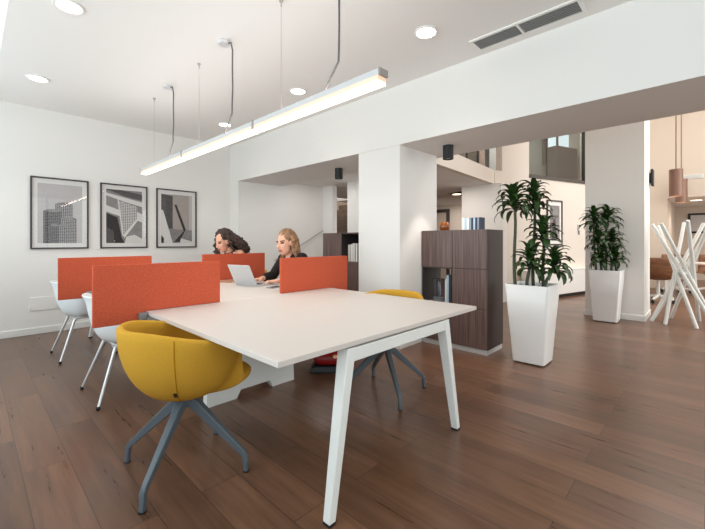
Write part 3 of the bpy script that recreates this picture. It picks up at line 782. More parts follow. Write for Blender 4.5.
# ------------------------------------------------------------------ cabinets
def cabinet(loc, layout, label):
    # local: x 0..depth (front at 0), y 0..W, W = 2 columns .4
    D_, Wd, cw = .412, .795, .3975
    e = empty('storage_cabinet', loc)
    MB().box(.02, D_-.0, .01, Wd-.01, 0, .055).build('plinth', M['plinth'], e)
    tiers = [(.057, .475), (.475, .893), (.893, 1.312)]
    p = MB()
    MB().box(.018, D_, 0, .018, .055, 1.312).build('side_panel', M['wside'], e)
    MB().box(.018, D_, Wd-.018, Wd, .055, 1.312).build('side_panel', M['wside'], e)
    p.box(.018, D_, cw-.009, cw+.009, .057, 1.294).box(.018, D_, .018, Wd-.018, 1.294, 1.312).box(.018, D_, .018, Wd-.018, .055, .073)
    for z in (.475, .893): p.box(.018, D_-.001, .018, Wd-.018, z-.009, z+.009)
    p.build('carcass', M['wood'], e)
    for c in range(2):
        for k, (z0, z1) in enumerate(tiers):
            if layout[c][k] == 'd':
                MB().box(0, .0175, c*cw+.002, (c+1)*cw-.002, z0+.002, z1-.002).build('door', M['wood'], e, bevel=.0015)
                MB().box(D_-.012, D_-.002, c*cw+.018, (c+1)*cw-.01, z0+.01, z1-.01).build('back_panel', M['wood'], e)
            elif layout[c][k] == 'b':
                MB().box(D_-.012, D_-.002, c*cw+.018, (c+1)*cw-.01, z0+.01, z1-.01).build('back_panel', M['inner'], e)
    # dark lining of the open bay
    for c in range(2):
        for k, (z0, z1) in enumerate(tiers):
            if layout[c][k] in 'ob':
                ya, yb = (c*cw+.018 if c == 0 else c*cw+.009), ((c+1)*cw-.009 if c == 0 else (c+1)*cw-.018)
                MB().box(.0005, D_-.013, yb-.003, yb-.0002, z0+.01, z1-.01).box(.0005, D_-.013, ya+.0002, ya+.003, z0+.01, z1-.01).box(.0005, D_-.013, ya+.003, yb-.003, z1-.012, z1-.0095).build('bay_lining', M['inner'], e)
    tag(e, label, 'cabinet', 'grey brown wooden storage cabinets')
    return e
cabinet((3.70, 1.62, 0), ('ddd', 'dod'), 'grey brown wooden cabinet right of the column, with an amber bowl and books on top')
cabinet((3.70, 3.365, 0), ('ddb', 'ddd'), 'grey brown wooden cabinet left of the column, behind the blonde woman')
# on top of the near cabinet
e = empty('amber_bowl', (3.86, 2.205, 1.3125))
MB().lathe([(.03, 0), (.05, .006), (.062, .03), (.062, .06), (.052, .088), (.044, .10), (.040, .099), (.048, .085), (.056, .058), (.055, .03), (.04, .014), (.004, .012)], seg=28).build('bowl', M['amber'], e)
MB().lathe([(.022, .014), (.022, .05), (.003, .052)], seg=16).build('candle', M['page'], e)
tag(e, 'round amber glass bowl on top of the cabinet right of the column', 'bowl')
def book(loc, th, dep, hgt, mat, label, group, rotz=0, lean=0):
    e = empty('book', loc, rotz); e.rotation_euler.x = lean
    MB().box(0, dep, 0, .002, 0, hgt).box(0, dep, th-.002, th, 0, hgt).box(0, .002, .002, th-.002, 0, hgt).build('cover', M[mat], e)
    MB().box(.003, dep-.004, .002, th-.002, .002, hgt-.004).build('pages', M['page'], e)
    tag(e, label, 'book', group)
    return e
seq = [('bk_w', .028, 'white book at the left end of the row on the cabinet top'), ('bk_l', .03, 'pale blue book second from the left on the cabinet top'), ('bk_w', .022, 'white book third from the left on the cabinet top'),
       ('bk_g', .026, 'grey book in the middle of the row on the cabinet top'), ('bk_n', .024, 'navy book right after the grey one on the cabinet top'), ('bk_l', .02, 'pale blue book between two navy ones on the cabinet top'),
       ('bk_n', .024, 'navy book second from the right on the cabinet top, beside a grey spine'), ('bk_g', .018, 'thin grey book wedged between the last two navy books on the cabinet top'), ('bk_n', .018, 'thin navy book at the right end of the row on the cabinet top')]
y = 1.977
for m_, th, l in seq:
    y -= th+.0008
    book((3.85, y, 1.3125), th, .11, .137, m_, l, 'books in a row on the cabinet top')
# in the open bay
e = empty('glass_vase', (3.80, 2.245, .4845))
MB().lathe([(.05, .0), (.062, .004), (.068, .03), (.072, .27), (.069, .27), (.065, .03), (.055, .016), (.004, .014)], seg=28).build('vase', M['clear'], e)
MB().lathe([(.058, .016), (.063, .03), (.063, .05), (.003, .052)], seg=24).build('pebbles', M['bk_w'], e)
tag(e, 'clear glass vase in the open bay of the cabinet right of the column', 'vase')
book((3.78, 2.125, .4845), .024, .2, .27, 'bk_w', 'white book beside the glass vase in the open bay', 'books in the open cabinet bay')
book((3.76, 2.094, .4845), .026, .21, .32, 'bk_l', 'tall pale book in the middle of the open bay', 'books in the open cabinet bay')
book((3.76, 2.064, .4845), .026, .21, .325, 'bk_k', 'charcoal book at the right of the open bay', 'books in the open cabinet bay')
for i, (th, hgt, m_, l) in enumerate(((.04, .24, 'bk_c', 'cream binder leftmost on the open shelf left of the column'), (.035, .245, 'bk_w', 'white binder second on the open shelf left of the column'), (.045, .26, 'bk_c', 'thick cream binder third on the open shelf left of the column'), (.03, .255, 'bk_w', 'white binder fourth on the open shelf left of the column'))):
    book((3.78, 3.715-i*.047-.05, .9025), th, .2, hgt, m_, l, 'binders on the open shelf left of the column')

# ------------------------------------------------------------------ plants
def leaf(b, base, az, L, w, rise, droop):
    n = 7; rows = []
    d = Vector((math.cos(az), math.sin(az), 0)); s = Vector((-d.y, d.x, 0)); p = Vector(base); ang = rise
    for i in range(n+1):
        u = i/n; ww = w*(math.sin(PI*min(1, .12+u*.88))**.7)*(1 if u < .97 else .25)
        up = Vector((0, 0, 1))*math.cos(ang)-d*math.sin(ang)
        rows.append([p-s*ww+up*ww*.35, p, p+s*ww+up*ww*.35])
        p = p+(d*math.cos(ang)+Vector((0, 0, 1))*math.sin(ang))*L/n
        ang -= droop/n*(.4+1.2*u)
    b.grid(rows)
def dracaena(loc, canes, pot_h, bw, tw, seed):
    rnd = random.Random(seed)
    e = empty('potted_dracaena', loc)
    def ring(hw, z, r=.02):
        pts = []
        for cx, cy, a0 in ((1, 1, 0), (-1, 1, 90), (-1, -1, 180), (1, -1, 270)):
            for k in range(4):
                a = R(a0+k*30); pts.append((cx*(hw-r)+r*math.cos(a), cy*(hw-r)+r*math.sin(a), z))
        return pts
    b = MB()
    V = b.grid([ring(bw-.01, .008), ring(bw, .014), ring(bw+(tw-bw)*.5, .02+pot_h*.5), ring(tw, pot_h-.006), ring(tw-.004, pot_h), ring(tw-.022, pot_h), ring(tw-.03, pot_h-.08)], closed=True)
    b.face(V[0][::-1]); b.face(V[-1])
    po = b.build('planter', M['pot'], e, smooth=40)
    for sx in (-1, 1):
        for sy in (-1, 1): MB().box(sx*(bw-.05)-.02, sx*(bw-.05)+.02, sy*(bw-.05)-.02, sy*(bw-.05)+.02, 0, .009).build('foot', M['dark'], po)
    b = MB(); n = 14; rows = []
    for i in range(n+1):
        rows.append([((-1+2*i/n)*(tw-.03), (-1+2*j/n)*(tw-.03), pot_h-.045+.03*noise.noise(Vector((i*.7, j*.7, seed)))) for j in range(n+1)])
    b.grid(rows); b.build('soil', M['soil'], e, smooth=60)
    for (bx, by, hx, hy, hz, sc) in canes:
        p0 = Vector((bx, by, pot_h-.08)); p1 = Vector((hx, hy, hz-.06))
        pts = [p0.lerp(p1, u)+Vector((.012*math.sin(u*5+seed), .012*math.cos(u*4+seed*2), 0))*(u*(1-u)*4) for u in [i/8 for i in range(9)]]
        st = MB().tube(pts, [.017-.004*i/8 for i in range(9)], 10).build('cane', M['stem'], e)
        b = MB(); nl = 38
        for k in range(nl):
            u = k/nl; az = k*2.39996+rnd.uniform(-.3, .3)
            rise = R(80-75*u+rnd.uniform(-12, 12))
            hz_ = hz-.115
            leaf(b, (hx+rnd.uniform(-.012, .012), hy+rnd.uniform(-.012, .012), hz_+.07-.15*u), az, sc*.90*rnd.uniform(.8, 1.15), .030*rnd.uniform(.8, 1.15), rise, R(rnd.uniform(110, 185)))
        b.build('foliage', M['leaf'], st, smooth=60)
    return e
# screen-right runs along (x*.69, -y*.72); cane offsets below are metres in the planter's frame
def off(s, f): v = rt*s+fw*f; return (v.x, v.y)
cn = []
for (sb, fb, sh, fh, z, sc) in ((-.155, .03, -.17, .03, 1.68, .26), (.045, .07, .05, .07, 1.70, .27), (.115, -.0, .10, .0, 1.37, .25), (-.07, -.04, -.06, -.06, 1.10, .21), (.06, -.08, .17, -.09, 1.06, .25)):
    cn.append(off(sb, fb)+off(sh, fh)+(z, sc))
tag(dracaena((3.875, 1.235, 0), cn, .765, .145, .20, 3), 'nearer leafy dracaena in a tall white planter beside the wooden cabinet', 'potted plant', 'dracaena plants in tall white planters')
cn = []
for (sb, fb, sh, fh, z, sc) in ((-.14, .03, -.17, .02, 1.63, .25), (.02, .05, .05, .05, 1.64, .27), (-.07, .0, -.13, -.0, 1.32, .23), (.07, .0, .10, .02, 1.31, .24), (-.02, -.06, -.13, -.06, 1.05, .22), (.12, -.04, .08, -.08, 1.06, .22)):
    cn.append(off(sb, fb)+off(sh, fh)+(z, sc))
tag(dracaena((6.62, 1.065, 0), cn, .765, .15, .20, 8), 'farther leafy dracaena in a white planter by the tall white column', 'potted plant', 'dracaena plants in tall white planters')

# ------------------------------------------------------------------ white coat stand of crossed poles
e = empty('coat_stand', (7.187, .228, 0))
for k, f in enumerate((116, 160, 207, 252, 297, 342, 27, 72)):
    rr = random.Random(k); tw = -163+rr.uniform(-8, 8); r1 = .33+rr.uniform(-.02, .03); z1 = 1.46+rr.uniform(-.03, .03)
    p0 = Vector((.37*math.cos(R(f)), .37*math.sin(R(f)), 0)); p1 = Vector((r1*math.cos(R(f+tw)), r1*math.sin(R(f+tw)), z1))
    pm = (p0+p1)/2; side = Vector((math.cos(R(f+tw/2)), math.sin(R(f+tw/2)), 0))*(.055 if k % 2 else .02)
    b = MB(); d = (p1-p0).normalized()
    b.tube([p0+side+Vector((0, 0, .0)), p0+side+d*.02, p1+side-d*.02, p1+side], [.022, .0235, .0235, .021], 14)
    b.build('pole', M['wmetal'], e)
b = MB(); b.lathe([(.05, .71), (.075, .715), (.075, .745), (.05, .75)], seg=24, cap=False); b.build('binding_ring', M['wmetal'], e)
tag(e, 'white coat stand of crossed leaning poles at the right edge', 'coat stand')

# ------------------------------------------------------------------ lounge details
e = empty('framed_print', (Wp((Wt(546.3)+Wt(561.5))/2).x, Wp((Wt(546.3)+Wt(561.5))/2).y, 1.11), math.atan2(wd.y, wd.x)); hw = (Wt(561.5)-Wt(546.3))/2
MB().box(-hw, -hw+.03, -.03, -.002, 0, .985).box(hw-.03, hw, -.03, -.002, 0, .985).box(-hw+.03, hw-.03, -.03, -.002, 0, .03).box(-hw+.03, hw-.03, -.03, -.002, .955, .985).build('frame', M['pframe'], e)
MB().box(-hw+.03, hw-.03, -.014, -.003, .03, .955).build('passepartout', M['mat'], e)
b = MB(); b.box(-hw+.09, hw-.09, -.0155, -.0145, .1, .87, 0); b.prism([(-.1, .1), (.08, .1), (.02, .62), (-.06, .55)], 'y', -.0165, -.0156, 1); b.build('print', [M['p1'], M['p2']], e)
tag(e, 'framed grey print on the cream lounge wall behind the nearer plant', 'picture')
c = Wp(Wt(578.5), 0)
e = empty('thermostat', (c.x, c.y, 1.35), math.atan2(wd.y, wd.x))
MB().box(-.05, .05, -.03, -.001, .1, .24).build('casing', M['wmetal'], e, bevel=.006)
MB().box(-.035, .035, -.033, -.03, .17, .225).build('display', M['dark'], e)
MB().box(-.02, .02, -.02, -.001, 0, .09).build('switch', M['gmetal'], e)
tag(e, 'small wall thermostat beside the framed lounge print', 'thermostat')
c0, c1 = Vector((8.086, 2.348)), Vector((9.9, 1.885)); dd = (c1-c0).normalized()
e = empty('low_bench', (c0.x, c0.y, 0), math.atan2(dd.y, dd.x)); Lb = (c1-c0).length
MB().box(-.35, Lb, 0, .28, .07, .57).build('body', M['pot'], e, bevel=.01)
MB().box(-.36, Lb+.01, -.01, .285, .57, .60).build('top', M['pot'], e, bevel=.006)
MB().box(-.3, Lb-.05, .05, .24, 0, .07).build('plinth', M['dark'], e)
tag(e, 'long low white bench unit along the cream lounge wall', 'bench')
e = empty('wall_speaker', (7.62, .645, 2.08))
MB().box(-.05, .05, -.02, -.0, .05, .21).build('bracket', M['dark'], e)
MB().box(-.09, .09, -.055, -.02, 0, .27).build('casing', M['dark'], e, bevel=.02)
tag(e, 'small dark speaker mounted on the side of the tall white column', 'speaker')
def hang(x, y, label):
    e = empty('hanging_cylinder_lamp', (x, y, 2.14))
    MB().lathe([(.112, 0), (.115, .004), (.115, .555), (.108, .56), (.02, .56), (.02, .553), (.107, .552), (.107, .0)], seg=32, cap=False).build('shade', M['cpend'], e)
    MB().lathe([(.002, .06), (.05, .05), (.105, .03)], seg=24).build('lens', M['lampw'], e)
    MB().tube([(0, 0, .55), (0, 0, 3.06)], .010, 8).build('cord', M['cpend'], e)
    tag(e, label, 'pendant lamp', 'copper cylinder lamps over the cafe table')
hang(10.243, .434, 'nearer copper brown cylinder lamp hanging over the cafe table')
hang(11.95, .41, 'farther copper brown cylinder lamp, half hidden by the nearer one')
e = empty('wall_grille', (12.2, .30, 2.72))
MB().box(-.014, 0, -.28, .28, 0, .10).build('frame', M['wmetal'], e)
for k in range(3): MB().box(-.02, -.014, -.26, .26, .015+k*.028, .03+k*.028).build('slat', M['ventg'], e)
tag(e, 'small white air grille on the wall above the cafe', 'grille')
e = empty('dark_framed_picture', (15.59, -.02, 1.45))
MB().box(-.03, 0, -.40, -.34, 0, .62).box(-.03, 0, .34, .40, 0, .62).box(-.03, 0, -.34, .34, 0, .06).box(-.03, 0, -.34, .34, .56, .62).build('frame', M['dark'], e)
MB().box(-.012, 0, -.34, .34, .06, .56).build('print', M['p0'], e)
tag(e, 'dark framed picture on the cafe back wall at the right edge', 'picture')
# cafe chairs and table
def cafe_chair():
    e = empty('swivel_chair', (0, 0, 0))
    rows = []
    prof = [(.22, .46), (.12, .45), (0, .445), (-.12, .45), (-.20, .48), (-.24, .55), (-.26, .68), (-.275, .82), (-.28, .88)]
    for i, (x, z) in enumerate(prof):
        w = .235 if i < 5 else .235-.006*(i-5)
        c = .02+.03*min(1, i/5)
        rows.append([(x+(.05 if i > 4 else 0)*abs(u)**2, u*w, z+c*abs(u)**2.2*(1 if i < 6 else 0)) for u in [-1+2*k/10 for k in range(11)]])
    b = MB(); b.grid(rows)
    o = b.build('shell', M['brown'], e, smooth=60); m = o.modifiers.new('thick', 'SOLIDIFY'); m.thickness = .02; m.offset = 0
    MB().tube([(0, 0, .10), (0, 0, .435)], .028, 12).build('column', M['wmetal'], e)
    for k in range(5):
        a = 2*PI*k/5+.3
        lg = MB().tube([(0, 0, .13), (.28*math.cos(a), .28*math.sin(a), .075)], [.03, .018], 10).build('leg', M['wmetal'], e)
        MB().tube([(.28*math.cos(a)-.012, .28*math.sin(a), .03), (.28*math.cos(a)+.012, .28*math.sin(a), .03)], .03, 14).tube([(.28*math.cos(a), .28*math.sin(a), .03), (.28*math.cos(a), .28*math.sin(a), .076)], .008, 8).build('caster', M['dark'], lg)
    return e
cc = cafe_chair()
for i, (x, y, rz, l) in enumerate(((9.38, .66, R(5), 'brown shell swivel chair just right of the tall column, in front of the cafe table'), (11.5, .52, R(185), 'brown shell swivel chair behind the cafe table, seen between the left poles'), (11.82, -.10, R(175), 'brown shell swivel chair behind the cafe table at the right edge'))):
    o = cc if i == 0 else copy_tree(cc)
    o.location = (x, y, 0); o.rotation_euler.z = rz; tag(o, l, 'chair', 'brown swivel chairs around the cafe table')
e = empty('cafe_table', (10.8, -.25, 0), PI/2)
MB().box(-.95, .95, -.34, .34, .71, .74).build('tabletop', M['table'], e, bevel=.004)
for sx in (-1, 1):
    for sy in (-1, 1): MB().box(sx*.85-.025, sx*.85+.025, sy*.27-.025, sy*.27+.025, 0, .71).build('leg', M['wmetal'], e)
tag(e, 'white cafe table seen behind the crossed poles of the coat stand', 'table')

# ------------------------------------------------------------------ people
def remesh(b, voxel, name, smooth_it=3, factor=.5, rough=0):
    bmesh.ops.recalc_face_normals(b.bm, faces=b.bm.faces)
    me = bpy.data.meshes.new(name+'_raw'); b.bm.to_mesh(me); b.bm.free()
    o = bpy.data.objects.new(name+'_raw', me); C.objects.link(o)
    r = o.modifiers.new('r', 'REMESH'); r.mode = 'VOXEL'; r.voxel_size = voxel
    if smooth_it:
        s = o.modifiers.new('s', 'SMOOTH'); s.iterations = smooth_it; s.factor = factor
    dg = bpy.context.evaluated_depsgraph_get()
    out = bpy.data.meshes.new_from_object(o.evaluated_get(dg))
    bpy.data.objects.remove(o); bpy.data.meshes.remove(me)
    out.name = name
    if rough:
        cs = [v.co+v.normal*(noise.noise(v.co*38)*rough+noise.noise(v.co*90)*rough*.5) for v in out.vertices]
        for v, c in zip(out.vertices, cs): v.co = c
    out.polygons.foreach_set('use_smooth', [True]*len(out.polygons))
    return out
def limb(b, pts, rads, k=6):
    P, Q = [], []
    for i in range(len(pts)-1):
        for j in range(k):
            u = j/k; P.append(Vector(pts[i]).lerp(Vector(pts[i+1]), u)); Q.append(rads[i]+(rads[i+1]-rads[i])*u)
    P.append(Vector(pts[-1])); Q.append(rads[-1])
    b.tube(P, Q, 14)
    for p, r in zip(pts, rads): b.ball(tuple(p), r*.99, 12, 8)
def hand(b, wrist, direction, side):
    """palm and five fingers, palm down; side +1: thumb towards +n"""
    w = Vector(wrist); d = Vector(direction).normalized(); n = Vector((-d.y, d.x, 0)).normalized()*side; up = Vector((0, 0, 1))
    mt = Matrix.Translation(w+d*.05) @ Matrix(((d.x, n.x, up.x), (d.y, n.y, up.y), (d.z, n.z, up.z))).to_4x4()
    b.ball((0, 0, 0), (.052, .040, .017), 14, 10, mtx=mt)
    for i, (o, L) in enumerate(((.028, .070), (.0095, .079), (-.0095, .073), (-.027, .058))):
        s = w+d*.075+n*o; fdir = (d+n*o*2.2).normalized()
        p = [s, s+fdir*L*.45+up*.006, s+fdir*L*.78-up*.006, s+fdir*L*.95-up*.022]
        b.tube(p, [.0098, .009, .0082, .0065], 10); b.ball(tuple(p[-1]), .0068, 8, 6); b.ball(tuple(p[1]), .0092, 8, 6)
    s = w+d*.03+n*.034
    p = [s-n*.012, s+d*.022+n*.016-up*.006, s+d*.05+n*.018-up*.014]
    b.tube(p, [.013, .0105, .008], 10); b.ball(tuple(p[-1]), .0082, 8, 6)
def person(loc, yaw, sk, label, kind):
    e = None
    hd = Matrix.Translation(Vector(sk['head'])) @ Matrix.Rotation(sk['hyaw'], 4, 'Z') @ Matrix.Rotation(sk['hpitch'], 4, 'Y') @ Matrix.Rotation(sk.get('hroll', 0), 4, 'X') @ Matrix.Scale(1.07, 4)
    V = Vector
    pel, wai, che, nek = V(sk['pelvis']), V(sk['waist']), V(sk['chest']), V(sk['neck'])
    def torso(b, g):
        b.ball(tuple(pel), (.125+g, .165+g, .105+g)); b.ball(tuple(pel.lerp(wai, .5)), (.112+g, .145+g, .11+g))
        b.ball(tuple(wai), (.10+g, .13+g, .11+g)); b.ball(tuple(wai.lerp(che, .5)), (.105+g, .138+g, .11+g)); b.ball(tuple(che), (.108+g, .15+g, .115+g))
        for s in (-1, 1):
            sh = V(sk['shR' if s < 0 else 'shL'])
            limb(b, [che+V((0, s*.06, .05)), sh], [.075+g, .056+g], 4)
            b.ball(tuple(che+V((.07, s*.068, -.02))), .052+g)
            limb(b, [nek-V((.02, 0, .03)), sh-V((.01, s*.02, -.005))], [.048+g, .046+g], 4)
    def arms(b, g, upto):
        for s in ('R', 'L'):
            sh, el, wr = V(sk['sh'+s]), V(sk['el'+s]), V(sk['wr'+s])
            if upto == 'wrist': limb(b, [sh, el, wr], [.048+g, .037+g, .024+g])
            else: limb(b, [sh, el, el.lerp(wr, upto)], [.05+g, .041+g, .036+g])
    def legs(b, g, part=1.):
        for s in (-1, 1):
            hip = pel+V((.03, s*.09, -.03)); kn = V((.46, s*.10, .50)); an = V((.40, s*.10, .09))
            limb(b, [hip, kn, kn.lerp(an, part)], [.085+g, .057+g, (.057+(.036-.057)*part)+g])
    # body
    b = MB(); torso(b, 0); arms(b, 0, 'wrist'); legs(b, 0)
    for s in (-1, 1): limb(b, [(.40, s*.10, .08), (.44, s*.10, .05), (.55, s*.105, .032)], [.036, .036, .026])
    for s in ('R', 'L'):
        wr = V(sk['wr'+s]); hand(b, wr, sk['hd'+s], 1 if s == 'R' else -1)
    limb(b, [nek-V((0, 0, .04)), nek, hd @ V((-.025, 0, -.06))], [.056, .05, .05], 4)
    b.ball((-.012, 0, .035), (.096, .077, .10), 24, 16, mtx=hd)
    b.ball((.032, 0, -.03), (.066, .062, .085), 24, 16, mtx=hd)
    b.ball((.055, 0, -.082), (.036, .036, .032), 16, 10, mtx=hd)
    b.ball((.07, 0, -.058), (.034, .03, .026), 16, 10, mtx=hd)
    for s in (-1, 1):
        b.ball((.055, s*.038, -.015), (.034, .026, .03), 14, 10, mtx=hd)
        b.ball((-.005, s*.078, -.0), (.022, .010, .032), 12, 8, mtx=hd)
        b.ball((.075, s*.032, .034), (.018, .026, .010), 12, 8, mtx=hd)
    b.tube([hd @ V(p) for p in ((.088, 0, .028), (.098, 0, .006), (.112, 0, -.018), (.112, 0, -.026))], [.010, .011, .0135, .010], 10)
    b.ball((.106, 0, -.022), (.014, .019, .011), 12, 8, mtx=hd)
    b.ball((.094, 0, -.051), (.013, .024, .007), 12, 8, mtx=hd); b.ball((.092, 0, -.062), (.013, .021, .007), 12, 8, mtx=hd)
    me = remesh(b, .0062, 'person', 2, .4)
    for m in ('skin', 'lip', 'brow', 'eye'): me.materials.append(M[m])
    inv = hd.inverted()
    for p in me.polygons:
        q = inv @ p.center
        if q.x > .05 and abs(q.y) < .07 and -.1 < q.z < .07:
            if abs(q.z+.056) < .0115 and abs(q.y) < .025 and q.x > .088: p.material_index = 1
            elif abs(q.z-.037) < .006 and .014 < abs(q.y) < .052: p.material_index = 2
            elif abs(q.z-.016) < .008 and abs(abs(q.y)-.032) < .014: p.material_index = 3
    o = bpy.data.objects.new('person', me); C.objects.link(o); o.location = loc; o.rotation_euler.z = yaw
    def child(name, me, mat, smooth=True):
        me.materials.append(M[mat]); c = bpy.data.objects.new(name, me); C.objects.link(c); c.parent = o; return c
    # trousers, shoes
    b = MB(); legs(b, .014, .93); b.ball(tuple(pel-V((0, 0, .02))), (.14, .18, .10)); child('trousers', remesh(b, .01, 'trousers', 3), 'jeans')
    for s in (-1, 1):
        b = MB(); limb(b, [(.39, s*.10, .07), (.43, s*.10, .05), (.56, s*.105, .038)], [.047, .044, .036]); b.box(.35, .59, s*.103-.036, s*.103+.036, .002, .022)
        child('shoe', remesh(b, .007, 'shoe', 3), 'shoe')
    # top
    b = MB()
    if kind == 'blond':
        torso(b, .014); arms(b, .013, .62)
        for s in (-1, 1): b.ball(tuple(nek+V((-.03, s*.035, -.025))), (.05, .045, .035))
        child('jacket', remesh(b, .009, 'jacket', 4), 'jacket')
    else:
        b.ball(tuple(pel), (.135, .175, .11)); b.ball(tuple(wai), (.114, .142, .12)); b.ball(tuple(pel.lerp(wai, .5)), (.122, .155, .12)); b.ball(tuple(wai.lerp(che, .5)), (.118, .15, .12)); b.ball(tuple(che-V((0, 0, .0))), (.12, .16, .10))
        for s in (-1, 1):
            b.ball(tuple(che+V((.07, s*.068, -.02))), .064)
            limb(b, [che+V((.05, s*.085, .05)), che+V((.01, s*.085, .115)), che+V((-.06, s*.085, .06))], [.05, .042, .05], 4)
        child('top', remesh(b, .009, 'top', 4), 'pink')
        b = MB(); b.tube([nek+V((.05*math.cos(a)+.01, .058*math.sin(a), -.012-.02*math.cos(a))) for a in [2*PI*i/20 for i in range(21)]], .006, 8)
        child('necklace', b.mesh('necklace', []), 'dark')
    # hair
    rnd = random.Random(5 if kind == 'blond' else 11)
    b = MB()
    if kind == 'blond':
        b.ball((-.026, 0, .05), (.098, .088, .098), 24, 16, mtx=hd)
        b.ball((-.05, 0, -.01), (.075, .084, .09), 24, 16, mtx=hd)
        for k in range(64):
            a = R(80+(280-80)*(k+.5)/64)+rnd.uniform(-.06, .06)     # 0 = face
            pts = []; st = hd @ V((.035, .012, .145))
            fy, fx = math.sin(a), math.cos(a)
            for j in range(11):
                u = j/10
                if u < .45:
                    ph = u/.45*PI/2
                    q = V((-.02+.102*fx*math.sin(ph), .094*fy*math.sin(ph), .042+.105*math.cos(ph)))
                    if fx > .2: q.x += .02*math.sin(ph)
                else:
                    w = (u-.45)/.55
                    q = V((-.02+(.102+.012*math.sin(w*11+k))*fx+(.02 if fx > .2 else 0), (.096+.024*math.sin(w*9+k*.7))*fy, .042-w*(.20+.03*rnd.random())))
                pts.append(hd @ q)
            b.tube(pts, [.008]+[.0145]*8+[.012, .006], 7)
        me2 = remesh(b, .0065, 'hair', 2, .4, .006); c = child('hair', me2, 'blond')
    else:
        b.ball((-.042, 0, .055), (.104, .098, .102), 24, 16, mtx=hd)
        b.ball((-.07, 0, -.0), (.09, .11, .11), 24, 16, mtx=hd)
        for k in range(95):
            a = R(78+(282-78)*rnd.random()); fy, fx = math.sin(a), math.cos(a); pts = []; rad = []
            ln = .24+.07*rnd.random(); g = rnd.uniform(.85, 1.12); ph0 = rnd.random()*6
            for j in range(17):
                u = j/16
                if u < .35:
                    ph = u/.35*PI/2; q = hd @ V((-.025+.112*g*fx*math.sin(ph), .110*g*fy*math.sin(ph), .05+.112*math.cos(ph)))
                    last = q
                else:
                    w = (u-.35)/.65
                    outv = (hd.to_3x3() @ V((fx, fy, 0))); outv.z = 0
                    q = last+V((-.20*w if fx < .1 else -.06*w, 0, -ln*w*.85))+outv*(.07*math.sin(w*PI*.8))+V((.02*math.cos(w*19+ph0), .02*math.sin(w*19+ph0), 0))
                pts.append(q)
            b.tube(pts, [.008]+[.0135]*14+[.011, .006], 7)
        me2 = remesh(b, .0065, 'hair', 1, .4, .013); c = child('hair', me2, 'dhair')
    tag(o, label, 'person')
    return o
blond = dict(pelvis=(0, 0, .60), waist=(.04, 0, .74), chest=(.12, 0, .91), neck=(.18, 0, 1.03), head=(.245, .01, 1.163), hyaw=R(6), hpitch=R(10), hroll=R(4),
             shR=(.15, -.165, .985), shL=(.14, .165, .995), elR=(.27, -.20, .80), elL=(.24, .235, .79), wrR=(.47, -.135, .778), wrL=(.455, .165, .776), hdR=(1, .3, -.06), hdL=(1, -.35, -.06))
person((2.69, 3.375, 0), R(180), blond, 'blonde woman in a black jacket typing on the laptop', 'blond')
dark = dict(pelvis=(0, 0, .60), waist=(.06, 0, .73), chest=(.14, 0, .92), neck=(.225, -.0, 1.05), head=(.31, .0, 1.175), hyaw=R(8), hpitch=R(22), hroll=R(3),
            shR=(.17, -.165, 1.0), shL=(.16, .17, 1.025), elR=(.30, -.21, .80), elL=(.30, .21, .80), wrR=(.50, -.12, .776), wrL=(.50, .12, .776), hdR=(1, .35, -.06), hdL=(1, -.35, -.06))
person((2.70, 4.70, 0), R(180), dark, 'woman with dark curly hair looking down behind the far orange divider', 'dark')

# ------------------------------------------------------------------ lights
def area(name, loc, target, sx, sy, power, col, spread=180):
    l = bpy.data.lights.new(name, 'AREA'); l.shape = 'RECTANGLE'; l.size = sx; l.size_y = sy; l.energy = power; l.color = col; l.spread = R(spread)
    o = bpy.data.objects.new(name, l); C.objects.link(o); o.location = loc
    o.rotation_euler = (Vector(target)-Vector(loc)).to_track_quat('-Z', 'Y').to_euler()
    return o
def spot(name, loc, power, angle, col, blend=.4, size=.03):
    l = bpy.data.lights.new(name, 'SPOT'); l.energy = power; l.spot_size = R(angle); l.spot_blend = blend; l.color = col; l.shadow_soft_size = size
    o = bpy.data.objects.new(name, l); C.objects.link(o); o.location = loc
    return o
cool = (.90, .96, 1.0); warm = (1., .92, .84); mid = (1., .94, .88)
for y0, y1 in wy:
    area('daylight', (X0-.35, (y0+y1)/2, 1.75), (3, (y0+y1)/2, 2.7), 2.9, 1.95, 77, cool)
for x, y in ((.509, 3.347), (.508, 5.06), (2.6, 3.347), (2.6, 5.07), (2.594, 1.649)):
    spot('downlight_beam', (x, y, 2.86), 11, 120, mid, .8, .06)
spot('can_beam', (3.69, 2.06, 2.09), 48, 66, warm, .5)
spot('can_beam', (3.735, 3.85, 2.09), 40, 70, warm, .5)
for a, c in ((-1.93, -.66), (-.64, .70), (.72, 1.98)):
    area('linear_lamp_glow', (1.54, 3.15+(a+c)/2, 2.025), (1.54, 3.15+(a+c)/2, 0), .06, c-a, 5, mid)
    area('added_ceiling_uplight', (1.54, 3.15+(a+c)/2, 2.115), (1.54, 3.15+(a+c)/2, 3), .06, c-a, 2.5, (1, .97, .94))  # added upward fill to brighten the ceiling
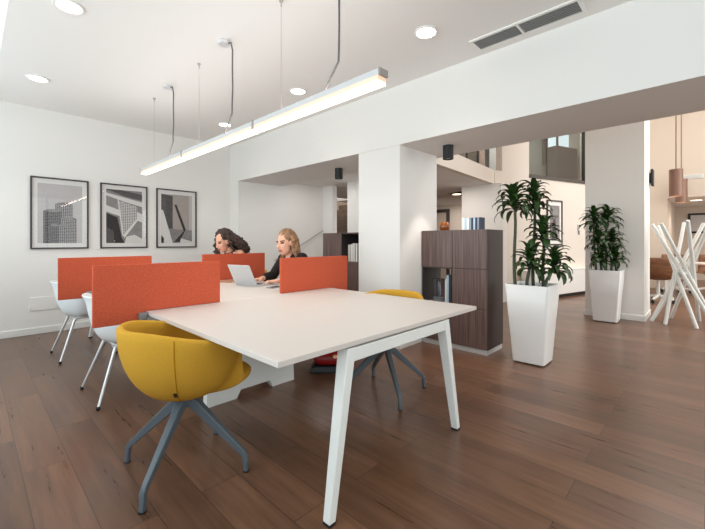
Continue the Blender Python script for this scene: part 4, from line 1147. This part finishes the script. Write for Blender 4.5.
# lounge and rear rooms: added fill, daylight and beams of the fittings
area('lounge_fill', (8.6, -1.2, 5.1), (8.6, -1.2, 0), 5, 5, 230, (1, .955, .91))  # unseen overhead fill for the lounge, no fitting modelled
area('daylight', (8.5, -5.5, 2.15), (8.5, 0, 2.9), 6.4, 3.6, 380, (1, .97, .94))
area('daylight', (1.8, YB-.35, 1.5), (2.2, 0, 2.3), 2.5, 2.4, 45, (.96, .98, 1))  # added light through the added back window, lifts the beam underside
area('mezzanine_lamps', (6.2, 3.5, 4.6), (6.2, 3.5, 2), 2., .5, 14, warm)
area('niche_fill', (4.3, 4.9, 2.31), (4.2, 5., 0), .6, .6, 7, (1, .96, .92))  # unseen fill added to brighten the niche wall
area('corridor_fill', (9.5, 5.3, 2.31), (9.6, 5.3, 0), .8, .8, 16, warm)  # unseen fill added to brighten the corridor end
area('corridor_fill', (6.2, 3.6, 2.31), (6.2, 3.6, 0), .8, .6, 15, warm)  # unseen fill added to lighten the ceiling under the mezzanine
area('upstairs_fill', (9.6, 2.75, 4.6), (9.6, 2.75, 2), 1.5, .5, 70, (1, .96, .92))  # unseen fill brightening the room behind the mezzanine glazing
spot('corridor_beam', (8.10, 4.29, 2.27), 45, 140, warm, .8, .08)
spot('cafe_beam', (13.2, .16, 2.2), 30, 150, warm, .8, .08)
area('cafe_recess_lamps', (14, -2, 2.26), (14, -2, 0), 1.5, 3, 40, warm)
area('stair_fill', (6.9, 7.6, 3.7), (6.9, 7.4, 0), 1.5, .5, 34, warm)  # unseen fill placed to brighten the steps
spot('hanging_beam', (10.243, .434, 2.15), 20, 110, warm, .6, .06)
w = bpy.data.worlds.new('world'); bpy.context.scene.world = w; w.use_nodes = True
bgd = w.node_tree.nodes['Background']; bgd.inputs['Color'].default_value = (.85, .93, 1, 1); bgd.inputs['Strength'].default_value = .6

sc = bpy.context.scene
sc.view_settings.view_transform = 'Standard'; sc.view_settings.look = 'None'; sc.view_settings.gamma = 1; sc.view_settings.use_curve_mapping = False
sc.view_settings.exposure = 0.04
sc.cycles.max_bounces = 10; sc.cycles.diffuse_bounces = 6; sc.cycles.transparent_max_bounces = 12
sc.cycles.use_denoising = True
sc.cycles.sample_clamp_indirect = 6
sc.cycles.caustics_reflective = False; sc.cycles.caustics_refractive = False
